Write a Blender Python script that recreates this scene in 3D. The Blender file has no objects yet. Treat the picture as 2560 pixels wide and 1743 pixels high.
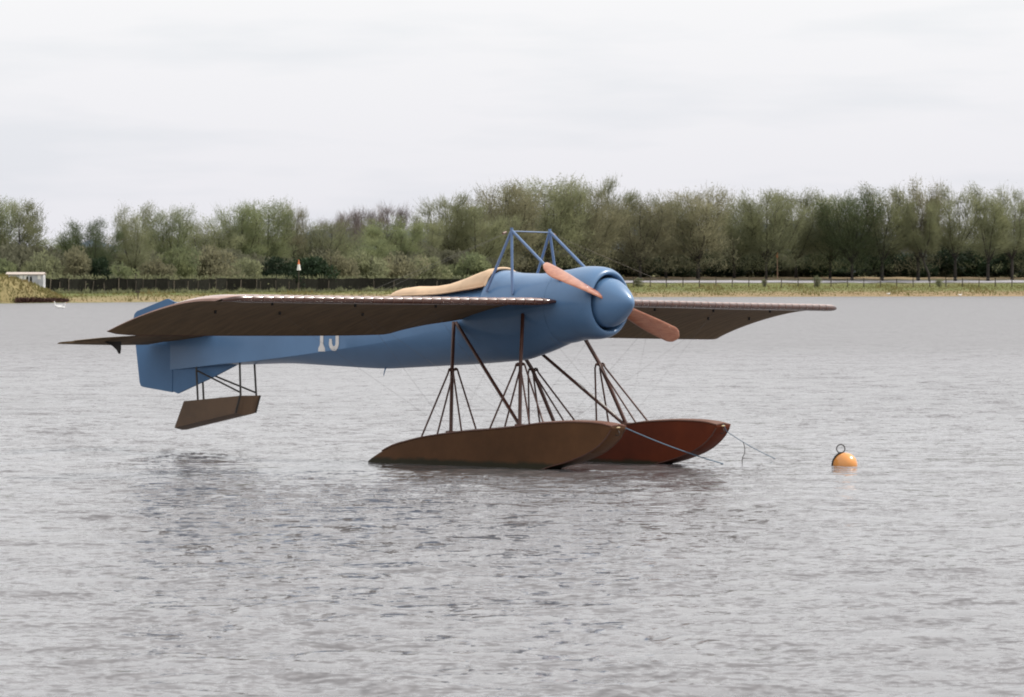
import bpy, bmesh, math, random
import numpy as np
from mathutils import Vector, Matrix
random.seed(7); rng = np.random.default_rng(7)
S = bpy.context.scene
C = S.collection

# ------------------------------------------------------------------ camera, world, sun, exposure
CAM_H = 2.07
cam = bpy.data.cameras.new('camera'); camo = bpy.data.objects.new('camera', cam); C.objects.link(camo)
camo.location = (0, 0, CAM_H); camo.rotation_euler = (math.radians(90 - 0.8483), 0, 0)
cam.sensor_width = 36; cam.lens = 157.66; cam.clip_start = 0.5; cam.clip_end = 9000
cam.dof.use_dof = True; cam.dof.focus_distance = 50.0; cam.dof.aperture_fstop = 15.0
S.camera = camo

SUN = Vector((0.645, 0.256, 0.726)).normalized()      # towards the sun: to the right and a little behind the aircraft
w = bpy.data.worlds.new('World'); S.world = w; w.use_nodes = True
nt = w.node_tree; nt.nodes.clear()
out = nt.nodes.new('ShaderNodeOutputWorld'); bg = nt.nodes.new('ShaderNodeBackground')
sky = nt.nodes.new('ShaderNodeTexSky'); sky.sky_type = 'NISHITA'; sky.sun_disc = False
sky.sun_elevation = math.asin(SUN.z); sky.sun_rotation = math.atan2(SUN.x, SUN.y)
sky.dust_density = 3.0; sky.air_density = 1.0
tc = nt.nodes.new('ShaderNodeTexCoord')
mp = nt.nodes.new('ShaderNodeMapping'); mp.inputs['Scale'].default_value = (14, 14, 85)
nz = nt.nodes.new('ShaderNodeTexNoise'); nz.inputs['Scale'].default_value = 1.0; nz.inputs['Detail'].default_value = 4; nz.inputs['Roughness'].default_value = 0.5
cr = nt.nodes.new('ShaderNodeValToRGB')               # cloud layer: thick pale overcast with faint grey bellies
cr.color_ramp.elements[0].position = 0.33; cr.color_ramp.elements[0].color = (14.1, 14.4, 14.7, 1)
cr.color_ramp.elements[1].position = 0.52; cr.color_ramp.elements[1].color = (15.35, 15.35, 15.5, 1)
sep = nt.nodes.new('ShaderNodeSeparateXYZ')
hr = nt.nodes.new('ShaderNodeValToRGB')               # thin haze lying along the horizon
hr.color_ramp.elements[0].position = 0.0; hr.color_ramp.elements[0].color = (0.84, 0.835, 0.885, 1)
hr.color_ramp.elements[1].position = 0.075; hr.color_ramp.elements[1].color = (0.73, 0.73, 0.73, 1)
hr.color_ramp.elements[0].color = (0.613, 0.609, 0.646, 1)
e_ = hr.color_ramp.elements.new(0.6); e_.color = (1, 1, 1, 1)   # an overcast sky grows steadily brighter upwards
mul = nt.nodes.new('ShaderNodeMix'); mul.data_type = 'RGBA'; mul.blend_type = 'MULTIPLY'; mul.inputs[0].default_value = 1
mixs = nt.nodes.new('ShaderNodeMix'); mixs.data_type = 'RGBA'; mixs.inputs[0].default_value = 0.93
L = nt.links.new
L(tc.outputs['Generated'], mp.inputs[0]); L(mp.outputs[0], nz.inputs['Vector']); L(nz.outputs['Fac'], cr.inputs[0])
L(tc.outputs['Generated'], sep.inputs[0]); L(sep.outputs['Z'], hr.inputs[0])
L(cr.outputs[0], mul.inputs[6]); L(hr.outputs[0], mul.inputs[7])
L(sky.outputs[0], mixs.inputs[6]); L(mul.outputs[2], mixs.inputs[7]); L(mixs.outputs[2], bg.inputs['Color'])
bg.inputs['Strength'].default_value = 0.09
L(bg.outputs[0], out.inputs[0])

sl = bpy.data.lights.new('sun', 'SUN'); sl.energy = 3.8; sl.angle = math.radians(1.2); sl.color = (1.0, 0.94, 0.86)
so = bpy.data.objects.new('sun', sl); C.objects.link(so); so.rotation_euler = SUN.to_track_quat('Z', 'Y').to_euler()
S.view_settings.view_transform = 'Standard'; S.view_settings.look = 'None'; S.view_settings.exposure = 0.0; S.view_settings.gamma = 1.0
S.render.resolution_x = 1024; S.render.resolution_y = 697
S.render.engine = 'CYCLES'
S.cycles.filter_width = 1.9
S.cycles.max_bounces = 6

# ------------------------------------------------------------------ materials
def mat(name, col, rough=0.6, var=0.0, scale=6.0, metallic=0.0, coat=0.0, bump=0.0, bscale=40.0, spec=0.5, col2=None, transl=0.0, objvar=0.0, stretch=(1, 1, 1)):
    m = bpy.data.materials.new(name); m.use_nodes = True
    n = m.node_tree; b = n.nodes['Principled BSDF']
    b.inputs['Roughness'].default_value = rough; b.inputs['Metallic'].default_value = metallic
    b.inputs['Specular IOR Level'].default_value = spec
    b.inputs['Coat Weight'].default_value = coat; b.inputs['Coat Roughness'].default_value = 0.12
    t = n.nodes.new('ShaderNodeTexCoord'); mpp = n.nodes.new('ShaderNodeMapping'); mpp.inputs['Scale'].default_value = stretch
    n.links.new(t.outputs['Object'], mpp.inputs[0])
    if col2 is None: col2 = tuple(c * (1 - var) for c in col)
    no = n.nodes.new('ShaderNodeTexNoise'); no.inputs['Scale'].default_value = scale; no.inputs['Detail'].default_value = 5; no.inputs['Roughness'].default_value = 0.6
    n.links.new(mpp.outputs[0], no.inputs['Vector'])
    rp = n.nodes.new('ShaderNodeValToRGB'); rp.color_ramp.elements[0].position = 0.35; rp.color_ramp.elements[1].position = 0.65
    rp.color_ramp.elements[0].color = (*col2, 1); rp.color_ramp.elements[1].color = (*col, 1)
    n.links.new(no.outputs['Fac'], rp.inputs[0]); src = rp.outputs[0]
    if objvar:
        oi = n.nodes.new('ShaderNodeObjectInfo'); hs = n.nodes.new('ShaderNodeHueSaturation')
        mr = n.nodes.new('ShaderNodeMapRange'); mr.inputs['To Min'].default_value = 1 - objvar; mr.inputs['To Max'].default_value = 1 + objvar
        n.links.new(oi.outputs['Random'], mr.inputs['Value']); n.links.new(mr.outputs[0], hs.inputs['Value'])
        n.links.new(src, hs.inputs['Color']); src = hs.outputs[0]
    n.links.new(src, b.inputs['Base Color'])
    if bump:
        nb = n.nodes.new('ShaderNodeTexNoise'); nb.inputs['Scale'].default_value = bscale; nb.inputs['Detail'].default_value = 4
        n.links.new(mpp.outputs[0], nb.inputs['Vector'])
        bp = n.nodes.new('ShaderNodeBump'); bp.inputs['Strength'].default_value = bump; bp.inputs['Distance'].default_value = 0.01
        n.links.new(nb.outputs['Fac'], bp.inputs['Height']); n.links.new(bp.outputs[0], b.inputs['Normal'])
    if transl:
        tr = n.nodes.new('ShaderNodeBsdfTranslucent'); mx = n.nodes.new('ShaderNodeMixShader'); mx.inputs[0].default_value = transl
        n.links.new(src, tr.inputs['Color']); n.links.new(b.outputs[0], mx.inputs[1]); n.links.new(tr.outputs[0], mx.inputs[2])
        n.links.new(mx.outputs[0], n.nodes['Material Output'].inputs['Surface'])
    return m
M = {}
M['blue'] = mat('blue_paint', (0.098, 0.195, 0.345), 0.36, 0.16, 1.3, coat=0.22, spec=0.35, bump=0.10, bscale=7)
M['bluedk'] = mat('blue_fin_paint', (0.072, 0.162, 0.305), 0.42, 0.14, 1.6, coat=0.05, spec=0.3, bump=0.08, bscale=9)
M['bluetube'] = mat('blue_tube_paint', (0.12, 0.20, 0.36), 0.4, 0.2, 5)
M['dark'] = mat('engine_bay_black', (0.01, 0.01, 0.012), 0.7, 0.3)
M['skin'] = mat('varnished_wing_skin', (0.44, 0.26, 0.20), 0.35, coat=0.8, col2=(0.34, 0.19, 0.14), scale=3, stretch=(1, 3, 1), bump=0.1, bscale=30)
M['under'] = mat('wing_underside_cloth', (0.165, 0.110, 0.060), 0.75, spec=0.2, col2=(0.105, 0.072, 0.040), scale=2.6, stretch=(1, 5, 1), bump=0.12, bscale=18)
M['le'] = mat('dark_leading_edge_varnish', (0.085, 0.032, 0.020), 0.26, col2=(0.06, 0.022, 0.014), scale=5, coat=0.6)
M['rib'] = mat('pale_rib_tape', (0.20, 0.10, 0.07), 0.25, 0.2, coat=0.5)
M['prop'] = mat('laminated_propeller_wood', (0.42, 0.175, 0.10), 0.30, col2=(0.31, 0.105, 0.055), scale=9, coat=0.5, stretch=(1, 1, 6))
M['float'] = mat('brown_float_paint', (0.108, 0.048, 0.019), 0.6, col2=(0.076, 0.034, 0.013), spec=0.2, scale=2.0, bump=0.15, bscale=14)
M['float_redglow'] = mat('brown_float_red_glow', (0.125, 0.024, 0.007), 0.6, col2=(0.085, 0.016, 0.005), spec=0.2, scale=2.0, bump=0.15, bscale=14)  # far float: same brown paint with a red glow put into the colour
M['deck'] = mat('float_deck_paint', (0.16, 0.07, 0.045), 0.45, 0.25, 5)
M['tfloat'] = mat('tail_float_plywood', (0.10, 0.055, 0.026), 0.55, 0.25, 3.5, bump=0.15, bscale=20)
M['strut'] = mat('brown_strut_varnish', (0.09, 0.033, 0.02), 0.42, 0.3, 6)
M['strut2'] = mat('tail_strut_black', (0.022, 0.018, 0.014), 0.5, 0.3, 6)
M['wire'] = mat('steel_wire', (0.16, 0.15, 0.14), 0.4, 0.1, metallic=0.6)
M['canvas'] = mat('tan_canvas', (0.66, 0.46, 0.29), 0.7, 0.2, 5, bump=0.3, bscale=12)
M['white'] = mat('white_number_paint', (0.66, 0.63, 0.60), 0.6, 0.08, 12)
M['rope'] = mat('blue_rope', (0.10, 0.17, 0.24), 0.8, 0.3, 60)
M['orange'] = mat('orange_buoy_plastic', (0.74, 0.30, 0.065), 0.28, 0.2, 4, coat=0.4)
M['iron'] = mat('rusty_buoy_iron', (0.05, 0.045, 0.04), 0.6, 0.4, 30)
M['brass'] = mat('pale_fitting', (0.55, 0.42, 0.22), 0.4, 0.2, 30)
M['hole'] = mat('dark_fitting', (0.012, 0.01, 0.009), 0.6, 0.2)
M['bark'] = mat('tree_bark', (0.042, 0.035, 0.028), 0.9, 0.4, 3, objvar=0.25)
M['olive'] = mat('olive_spring_leaves', (0.245, 0.255, 0.140), 0.8, col2=(0.180, 0.190, 0.115), scale=0.35, transl=0.6, objvar=0.18, spec=0.2)
M['fresh'] = mat('fresh_green_leaves', (0.235, 0.255, 0.125), 0.8, col2=(0.170, 0.200, 0.110), scale=0.4, transl=0.6, objvar=0.15, spec=0.2)
M['brownlf'] = mat('budding_brown_twigs', (0.250, 0.235, 0.145), 0.85, col2=(0.190, 0.185, 0.115), scale=0.4, transl=0.55, objvar=0.15, spec=0.2)
M['bare'] = mat('bare_greyish_twigs', (0.20, 0.165, 0.150), 0.9, 0.25, 0.5, objvar=0.1, spec=0.2)
M['darklf'] = mat('dark_evergreen_leaves', (0.030, 0.052, 0.024), 0.7, col2=(0.018, 0.032, 0.016), scale=0.8, transl=0.2, objvar=0.3, spec=0.2)
M['midlf'] = mat('deep_green_leaves', (0.115, 0.140, 0.068), 0.8, col2=(0.075, 0.095, 0.050), scale=0.5, transl=0.5, spec=0.2)
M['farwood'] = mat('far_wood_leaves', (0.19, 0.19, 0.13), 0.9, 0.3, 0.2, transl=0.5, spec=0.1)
M['post'] = mat('weathered_fence_post', (0.075, 0.06, 0.045), 0.9, 0.3, 8, objvar=0.25)
M['palepost'] = mat('pale_fence_post', (0.17, 0.14, 0.105), 0.9, 0.4, 8, objvar=0.6)
M['netting'] = mat('dark_fence_netting', (0.028, 0.028, 0.023), 0.95, 0.75, 2.2, objvar=0.35, spec=0.0, stretch=(6, 6, 0.7))
M['hutw'] = mat('white_hut_boards', (0.55, 0.56, 0.58), 0.7, 0.35, 1.2)
M['hutr'] = mat('pale_hut_roof', (0.48, 0.41, 0.36), 0.7, 0.2, 2)
M['road'] = mat('pale_gravel_road', (0.36, 0.35, 0.37), 0.95, 0.12, 0.4)
M['markor'] = mat('marker_orange', (0.75, 0.20, 0.06), 0.6, 0.1)
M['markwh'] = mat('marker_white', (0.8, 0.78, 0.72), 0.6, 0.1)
M['pole'] = mat('tan_pole_paint', (0.42, 0.26, 0.17), 0.7, 0.2, 4)
M['bird'] = mat('white_feathers', (0.8, 0.79, 0.76), 0.8, 0.05)
M['beak'] = mat('orange_beak', (0.6, 0.2, 0.05), 0.6, 0.1)
M['grass'] = mat('bank_grass_blades', (0.14, 0.155, 0.05), 0.9, col2=(0.24, 0.19, 0.09), scale=0.25, transl=0.3, spec=0.1)
M['brush'] = mat('reddish_brown_brush', (0.10, 0.055, 0.045), 0.95, 0.4, 2, spec=0.1)
M['gull'] = M['bird']

# ground material: green turf / dry strip, the strip is real ground colour stored per vertex
def ground_mat():
    m = bpy.data.materials.new('bank_ground'); m.use_nodes = True; n = m.node_tree; b = n.nodes['Principled BSDF']
    b.inputs['Roughness'].default_value = 0.95; b.inputs['Specular IOR Level'].default_value = 0.1
    at = n.nodes.new('ShaderNodeAttribute'); at.attribute_name = 'dry'
    t = n.nodes.new('ShaderNodeTexCoord')
    no = n.nodes.new('ShaderNodeTexNoise'); no.inputs['Scale'].default_value = 0.22; no.inputs['Detail'].default_value = 6
    no2 = n.nodes.new('ShaderNodeTexNoise'); no2.inputs['Scale'].default_value = 1.7; no2.inputs['Detail'].default_value = 5
    n.links.new(t.outputs['Object'], no.inputs['Vector']); n.links.new(t.outputs['Object'], no2.inputs['Vector'])
    a1 = n.nodes.new('ShaderNodeMath'); a1.operation = 'MULTIPLY_ADD'; a1.inputs[1].default_value = 0.9; a1.inputs[2].default_value = -0.45
    n.links.new(no.outputs['Fac'], a1.inputs[0])
    a2 = n.nodes.new('ShaderNodeMath'); a2.operation = 'ADD'; a2.use_clamp = True
    n.links.new(a1.outputs[0], a2.inputs[0]); n.links.new(at.outputs['Fac'], a2.inputs[1])
    g = n.nodes.new('ShaderNodeMix'); g.data_type = 'RGBA'; g.inputs[6].default_value = (0.140, 0.158, 0.058, 1); g.inputs[7].default_value = (0.10, 0.122, 0.045, 1)
    n.links.new(no2.outputs['Fac'], g.inputs[0])
    d = n.nodes.new('ShaderNodeMix'); d.data_type = 'RGBA'; d.inputs[6].default_value = (0.31, 0.215, 0.135, 1); d.inputs[7].default_value = (0.20, 0.155, 0.085, 1)
    n.links.new(no2.outputs['Fac'], d.inputs[0])
    x = n.nodes.new('ShaderNodeMix'); x.data_type = 'RGBA'
    n.links.new(a2.outputs[0], x.inputs[0]); n.links.new(g.outputs[2], x.inputs[6]); n.links.new(d.outputs[2], x.inputs[7])
    n.links.new(x.outputs[2], b.inputs['Base Color']); return m
M['ground'] = ground_mat()

def water_mat():
    m = bpy.data.materials.new('lake_water'); m.use_nodes = True; n = m.node_tree; b = n.nodes['Principled BSDF']
    b.inputs['Base Color'].default_value = (0.142, 0.136, 0.140, 1)      # silty lake water scatters some light
    b.inputs['IOR'].default_value = 1.34
    b.inputs['Specular IOR Level'].default_value = 0.5
    t = n.nodes.new('ShaderNodeTexCoord'); geo = n.nodes.new('ShaderNodeNewGeometry')
    prev = geo.outputs['Normal']                        # ripples too fine for the mesh tilt the normal, near and far alike
    def vm(op, a, b=None, val=None):
        x = n.nodes.new('ShaderNodeVectorMath'); x.operation = op; n.links.new(a, x.inputs[0])
        if b is not None: n.links.new(b, x.inputs[1])
        elif val is not None: x.inputs[1].default_value = val
        return x.outputs[0]
    wa = n.nodes.new('ShaderNodeAttribute'); wa.attribute_name = 'ruffled'   # open water whose chop is too small to mesh is rougher instead
    rr = n.nodes.new('ShaderNodeMapRange'); rr.inputs['To Min'].default_value = 0.07; rr.inputs['To Max'].default_value = 0.34; n.links.new(wa.outputs['Fac'], rr.inputs['Value']); n.links.new(rr.outputs[0], b.inputs['Roughness'])
    kk = n.nodes.new('ShaderNodeMapRange'); kk.inputs['To Min'].default_value = 1.0; kk.inputs['To Max'].default_value = 1.1; n.links.new(wa.outputs['Fac'], kk.inputs['Value'])
    la = n.nodes.new('ShaderNodeAttribute'); la.attribute_name = 'lee'
    lm = n.nodes.new('ShaderNodeMath'); lm.operation = 'MULTIPLY_ADD'; lm.inputs[1].default_value = -0.75; lm.inputs[2].default_value = 1.0; n.links.new(la.outputs['Fac'], lm.inputs[0])
    km = n.nodes.new('ShaderNodeMath'); km.operation = 'MULTIPLY'; n.links.new(kk.outputs[0], km.inputs[0]); n.links.new(lm.outputs[0], km.inputs[1])
    for (sc, st, k, rot) in ((1.3, (1.0, 1.8, 1), 0.60, 0.15), (5.0, (1.0, 1.7, 1), 1.05, -0.25), (15.0, (1, 1.4, 1), 1.15, 0.3)):
        mpp = n.nodes.new('ShaderNodeMapping'); mpp.inputs['Scale'].default_value = st; mpp.inputs['Rotation'].default_value = (0, 0, rot)
        no = n.nodes.new('ShaderNodeTexNoise'); no.inputs['Scale'].default_value = sc; no.inputs['Detail'].default_value = 2; no.inputs['Distortion'].default_value = 0.3
        n.links.new(t.outputs['Object'], mpp.inputs[0]); n.links.new(mpp.outputs[0], no.inputs['Vector'])
        v = vm('SUBTRACT', no.outputs['Color'], val=(0.5, 0.5, 0.5)); v = vm('MULTIPLY', v, val=(k * .8, k, 0.0)); v = vm('MULTIPLY', v, km.outputs[0])
        prev = vm('ADD', prev, v)
    prev = vm('NORMALIZE', prev)
    n.links.new(prev, b.inputs['Normal'])
    return m
M['water'] = water_mat()

# ------------------------------------------------------------------ helpers
def tag(o, label=None, cat=None, group=None, kind=None):
    if label: o['label'] = label
    if cat: o['category'] = cat
    if group: o['group'] = group
    if kind: o['kind'] = kind
    return o
def empty(name, loc=(0, 0, 0), rot=(0, 0, 0)):
    o = bpy.data.objects.new(name, None); o.location = loc; o.rotation_euler = rot; o.empty_display_size = 0.2; C.objects.link(o); return o
def mesh(name, V, F, m, parent=None, smooth=False, edges_sharp=None):
    me = bpy.data.meshes.new(name); me.from_pydata([tuple(map(float, v)) for v in V], [], [tuple(map(int, f)) for f in F])
    return link(name, me, m, parent, smooth, edges_sharp)
def link(name, me, m, parent=None, smooth=False, sharp=None):
    if m is not None:
        for x in (m if isinstance(m, (list, tuple)) else [m]): me.materials.append(x)
    if smooth:
        me.polygons.foreach_set('use_smooth', [True] * len(me.polygons))
    me.update()
    if smooth and sharp: me.set_sharp_from_angle(angle=math.radians(sharp))
    o = bpy.data.objects.new(name, me); C.objects.link(o)
    if parent: o.parent = parent
    return o
def npmesh(name, V, F, m, parent=None, smooth=False):
    """V (n,3) array, F (k,3|4) array"""
    me = bpy.data.meshes.new(name); V = np.asarray(V, np.float32); F = np.asarray(F, np.int32); k = F.shape[1]
    me.vertices.add(len(V)); me.vertices.foreach_set('co', V.ravel())
    me.loops.add(F.size); me.loops.foreach_set('vertex_index', F.ravel())
    me.polygons.add(len(F)); me.polygons.foreach_set('loop_start', np.arange(0, F.size, k, dtype=np.int32))
    me.polygons.foreach_set('loop_total', np.full(len(F), k, np.int32))
    me.update(calc_edges=True)
    return link(name, me, m, parent, smooth)
def loft(rings, closed=True, cap0=True, cap1=True):
    V = []; F = []; n = len(rings[0])
    for r in rings: V += list(r)
    for i in range(len(rings) - 1):
        for j in range(n if closed else n - 1):
            a = i * n + j; b = i * n + (j + 1) % n
            F.append((a, b, b + n, a + n))
    if cap0: F.append(tuple(range(n))[::-1])
    if cap1: F.append(tuple((len(rings) - 1) * n + j for j in range(n)))
    return V, F
def tube_geo(pts, rad, seg=8, sx=1.0):
    """tube along a polyline, rad number or list; sx flattens the section across its local up"""
    pts = [Vector(p) for p in pts]; rings = []
    rads = rad if isinstance(rad, (list, tuple)) else [rad] * len(pts)
    up = None
    for i, p in enumerate(pts):
        d = (pts[min(i + 1, len(pts) - 1)] - pts[max(i - 1, 0)]).normalized()
        if up is None: up = Vector((0, 0, 1)) if abs(d.z) < 0.9 else Vector((1, 0, 0))
        a = d.cross(up).normalized(); b = a.cross(d).normalized(); up = b
        rings.append([p + (a * math.cos(t) * sx + b * math.sin(t)) * rads[i] for t in [2 * math.pi * k / seg for k in range(seg)]])
    return loft(rings)
def tube(name, pts, rad, m, parent=None, seg=8, sx=1.0):
    V, F = tube_geo(pts, rad, seg, sx); return mesh(name, V, F, m, parent, True, 50)
def box_geo(x0, x1, y0, y1, z0, z1):
    V = [(x, y, z) for x in (x0, x1) for y in (y0, y1) for z in (z0, z1)]
    F = [(0, 1, 3, 2), (4, 6, 7, 5), (0, 4, 5, 1), (2, 3, 7, 6), (0, 2, 6, 4), (1, 5, 7, 3)]
    return V, F
def box(name, b, m, parent=None, bev=0.0):
    V, F = box_geo(*b); o = mesh(name, V, F, m, parent)
    if bev:
        bm = bmesh.new(); bm.from_mesh(o.data); bmesh.ops.bevel(bm, geom=bm.edges[:], offset=bev, segments=2, affect='EDGES'); bm.to_mesh(o.data); bm.free()
    return o
def plate(name, outline, y0, y1, m, parent, bev=0.006):
    """outline of (x,z) points extruded between y0 and y1, edges rounded a little"""
    n = len(outline); V = [(x, y0, z) for x, z in outline] + [(x, y1, z) for x, z in outline]
    F = [tuple(range(n)), tuple(range(2 * n - 1, n - 1, -1))] + [(i, i + n, (i + 1) % n + n, (i + 1) % n) for i in range(n)]
    me = bpy.data.meshes.new(name); me.from_pydata(V, [], F)
    bm = bmesh.new(); bm.from_mesh(me); bmesh.ops.recalc_face_normals(bm, faces=bm.faces[:])
    if bev: bmesh.ops.bevel(bm, geom=bm.edges[:], offset=bev, segments=2, affect='EDGES')
    bm.to_mesh(me); bm.free(); return link(name, me, m, parent)
def interp(tab, x, k):
    xs = [t[0] for t in tab]; ys = [t[k] for t in tab]
    if xs[0] > xs[-1]: xs = xs[::-1]; ys = ys[::-1]
    return float(np.interp(x, xs, ys))
def smooth_interp(tab, x, k):
    """Catmull-like smooth interpolation by PCHIP"""
    xs = np.array([t[0] for t in tab]); ys = np.array([t[k] for t in tab])
    if xs[0] > xs[-1]: xs = xs[::-1]; ys = ys[::-1]
    h = np.diff(xs); d = np.diff(ys) / h; mm = np.zeros(len(xs))
    for i in range(1, len(xs) - 1):
        if d[i - 1] * d[i] > 0: mm[i] = 3 * (h[i - 1] + h[i]) / ((2 * h[i] + h[i - 1]) / d[i - 1] + (h[i] + 2 * h[i - 1]) / d[i])
    mm[0] = d[0]; mm[-1] = d[-1]
    x = min(max(x, xs[0]), xs[-1]); i = min(max(int(np.searchsorted(xs, x)) - 1, 0), len(h) - 1); t = (x - xs[i]) / h[i]
    return float((2*t**3-3*t**2+1)*ys[i] + (t**3-2*t**2+t)*h[i]*mm[i] + (-2*t**3+3*t**2)*ys[i+1] + (t**3-t**2)*h[i]*mm[i+1])

# ------------------------------------------------------------------ setting: shore, ground, road, water
SHX = [-400, -120, -49.5, -38.6, 16.7, 74.7, 160, 500]
SHY = [255, 330, 434, 462, 619, 654, 690, 780]
def shore(x): return np.interp(x, SHX, SHY)
PROF = [(-500, -6), (-40, -1.5), (-4, -0.25), (0, 0.015), (1.2, 0.16), (5, 0.38), (20, 0.98), (30, 1.22), (42, 1.55), (46, 1.90), (58, 2.30), (61, 2.62), (70, 2.85), (120, 3.1), (3000, 12)]
PD = [p[0] for p in PROF]; PZ = [p[1] for p in PROF]
def gz(x, y):
    d = y - shore(x); z = np.interp(d, PD, PZ)
    left = np.clip((-5 - x) / 20, 0, 1)                # left of the picture the bank stays low behind the netting fence
    zl = np.interp(d, [-4, 0, 1.2, 6, 25, 60, 3000], [-0.25, 0.015, 0.15, 0.5, 1.0, 1.5, 12])
    z = np.where(d > -4, z * (1 - left) + zl * left, z)
    return z + np.where(d > 0.3, 0.06 * np.sin(x * 0.9 + y * 0.31) * np.sin(x * 0.23 - y * 0.5), 0)
gx = np.concatenate([np.linspace(-1500, -160, 10), np.linspace(-130, 160, 260), np.linspace(200, 1500, 10)])
gd = np.array([-330, -100, -20, -6, -2, -0.8, -0.3, 0, 0.3, 0.7, 1.2, 2, 3, 4.5, 6, 8, 10, 13, 16, 20, 25, 30, 36, 42, 44, 46, 49, 52, 55, 58, 61, 65, 70, 80, 100, 150, 300, 700, 1500, 3000])
GX, GD = np.meshgrid(gx, gd); jag = 0.5 * np.sin(GX * 1.3) * np.sin(GX * 0.37 + 1) + 0.3 * np.sin(GX * 2.9 + 2)
GY = shore(GX) + GD
GZ = gz(GX, GY) - np.where(np.abs(GD) < 1.3, 0.03 * jag, 0)
GZ[0] = -6; GY[0] = -200
nr, nc = GX.shape; idx = np.arange(nr * nc).reshape(nr, nc)
F = np.stack([idx[:-1, :-1], idx[:-1, 1:], idx[1:, 1:], idx[1:, :-1]], -1).reshape(-1, 4)
g = npmesh('ground', np.stack([GX, GY, GZ], -1).reshape(-1, 3), F, M['ground'], None, True); tag(g, kind='structure')
dry = np.interp(GD, [-1, 0, 0.5, 2, 8, 13, 20, 60, 61, 70, 90], [0.1, 0.5, 0.95, 0.95, 0.75, 0.35, 0.05, 0.2, 1, 0.9, 0.3])
dry = np.clip(dry + 0.25 * np.clip((GX - 20) / 40, 0, 1) * (GD < 14) - 0.3 * np.clip((-30 - GX) / 15, 0, 1), 0, 1)
at = g.data.attributes.new('dry', 'FLOAT', 'POINT'); at.data.foreach_set('value', dry.ravel().astype(np.float32))

rx = np.linspace(-8, 300, 90); rd = np.array([46.5, 50, 54, 57.5])
RX, RD = np.meshgrid(rx, rd); RY = shore(RX) + RD; RZ = gz(RX, RY) + 0.09
idx = np.arange(RX.size).reshape(RX.shape); F = np.stack([idx[:-1, :-1], idx[:-1, 1:], idx[1:, 1:], idx[1:, :-1]], -1).reshape(-1, 4)
tag(npmesh('road', np.stack([RX, RY, RZ], -1).reshape(-1, 3), F, M['road'], None, True), kind='structure')

# lake: a displaced wind-chop sheet, finer near the camera
waves = []
for i in range(70):
    lam = 0.17 * (2.2 / 0.17) ** rng.random() if i > 8 else 1.5 + 3 * rng.random()
    k = 2 * math.pi / lam; a = rng.normal(0.12, 0.58); amp = 0.0135 * lam ** 0.85 * (0.6 + 0.8 * rng.random()) / 4.6
    if lam > 1.4: amp *= 0.45
    waves.append((k, a, amp, rng.random() * 6.283, lam))
def wave_z(X, Y, sp):
    Z = np.zeros_like(X)
    for (k, a, amp, ph, lam) in waves:
        fade = np.clip((lam / sp - 2.5) / 2.5, 0, 1)
        ph2 = k * (X * math.sin(a) + Y * math.cos(a)) + ph
        Z += fade * amp * (np.sin(ph2) + 0.22 * np.sin(2 * ph2 + 1.2))
    gust = 0.75 + 0.35 * np.sin(X * 0.21 + 0.9 * np.sin(Y * 0.05)) * np.sin(Y * 0.083 + 1.1 * np.sin(X * 0.13))
    return Z * gust
ys = [20.0]
while ys[-1] < 700: ys.append(ys[-1] + 0.055 + max(0, (ys[-1] - 40)) * 0.0016 + max(0, ys[-1] - 130) * 0.012)
ys = np.array(ys); fan = np.linspace(-0.20, 0.20, 760)
WY, FN = np.meshgrid(ys, fan, indexing='ij'); WX = FN * (WY + 26)
sp = np.maximum(np.gradient(ys)[:, None] * np.ones_like(WX), 0.00053 * (WY + 26))
WZ = wave_z(WX, WY, sp)
calm = np.clip((shore(WX) - WY) / 6, 0.1, 1); WZ *= calm
lee = np.exp(-(((WX + 0.6) / 3.9) ** 2 + ((WY - 49.7) / 2.1) ** 2) ** 1.5)     # smoother water in the lee of floats and wings
WZ *= 1 - 0.52 * lee
idx = np.arange(WX.size).reshape(WX.shape); F = np.stack([idx[:-1, :-1], idx[:-1, 1:], idx[1:, 1:], idx[1:, :-1]], -1).reshape(-1, 4)
lake = npmesh('lake_water', np.stack([WX, WY, WZ], -1).reshape(-1, 3), F, M['water'], None, True); tag(lake, kind='structure')
at = lake.data.attributes.new('lee', 'FLOAT', 'POINT'); at.data.foreach_set('value', lee.ravel().astype(np.float32))
at = lake.data.attributes.new('ruffled', 'FLOAT', 'POINT'); at.data.foreach_set('value', np.clip((WY - 62) / 85, 0, 1).ravel().astype(np.float32))
# the calm-mesh skirts: the rest of the lake to the left, right and behind the camera
sk = []; fk = []; WE = 0.2 * (ys[-1] + 26)
def quad(a, b, c, d):
    i = len(sk); sk.extend([a, b, c, d]); fk.append((i, i + 1, i + 2, i + 3))
quad((-9.2, 20, 0), (9.2, 20, 0), (400, -150, 0), (-400, -150, 0))
quad((-9.2, 20, 0), (-400, -150, 0), (-700, 700, 0), (-WE, ys[-1], 0))
quad((9.2, 20, 0), (WE, ys[-1], 0), (800, 700, 0), (400, -150, 0))
tag(mesh('lake_water', sk, fk, M['water']), kind='structure')

# ------------------------------------------------------------------ the seaplane (x forward, y to port, z up; r = starboard = -y)
def P(x, r, z): return Vector((x, -r, z))
plane = empty('seaplane', (1.063, 50.5, 0), (math.radians(-0.8), 0, math.radians(-41.5)))
tag(plane, 'vintage blue monoplane with brown wings standing on two brown floats', 'seaplane')

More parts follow.
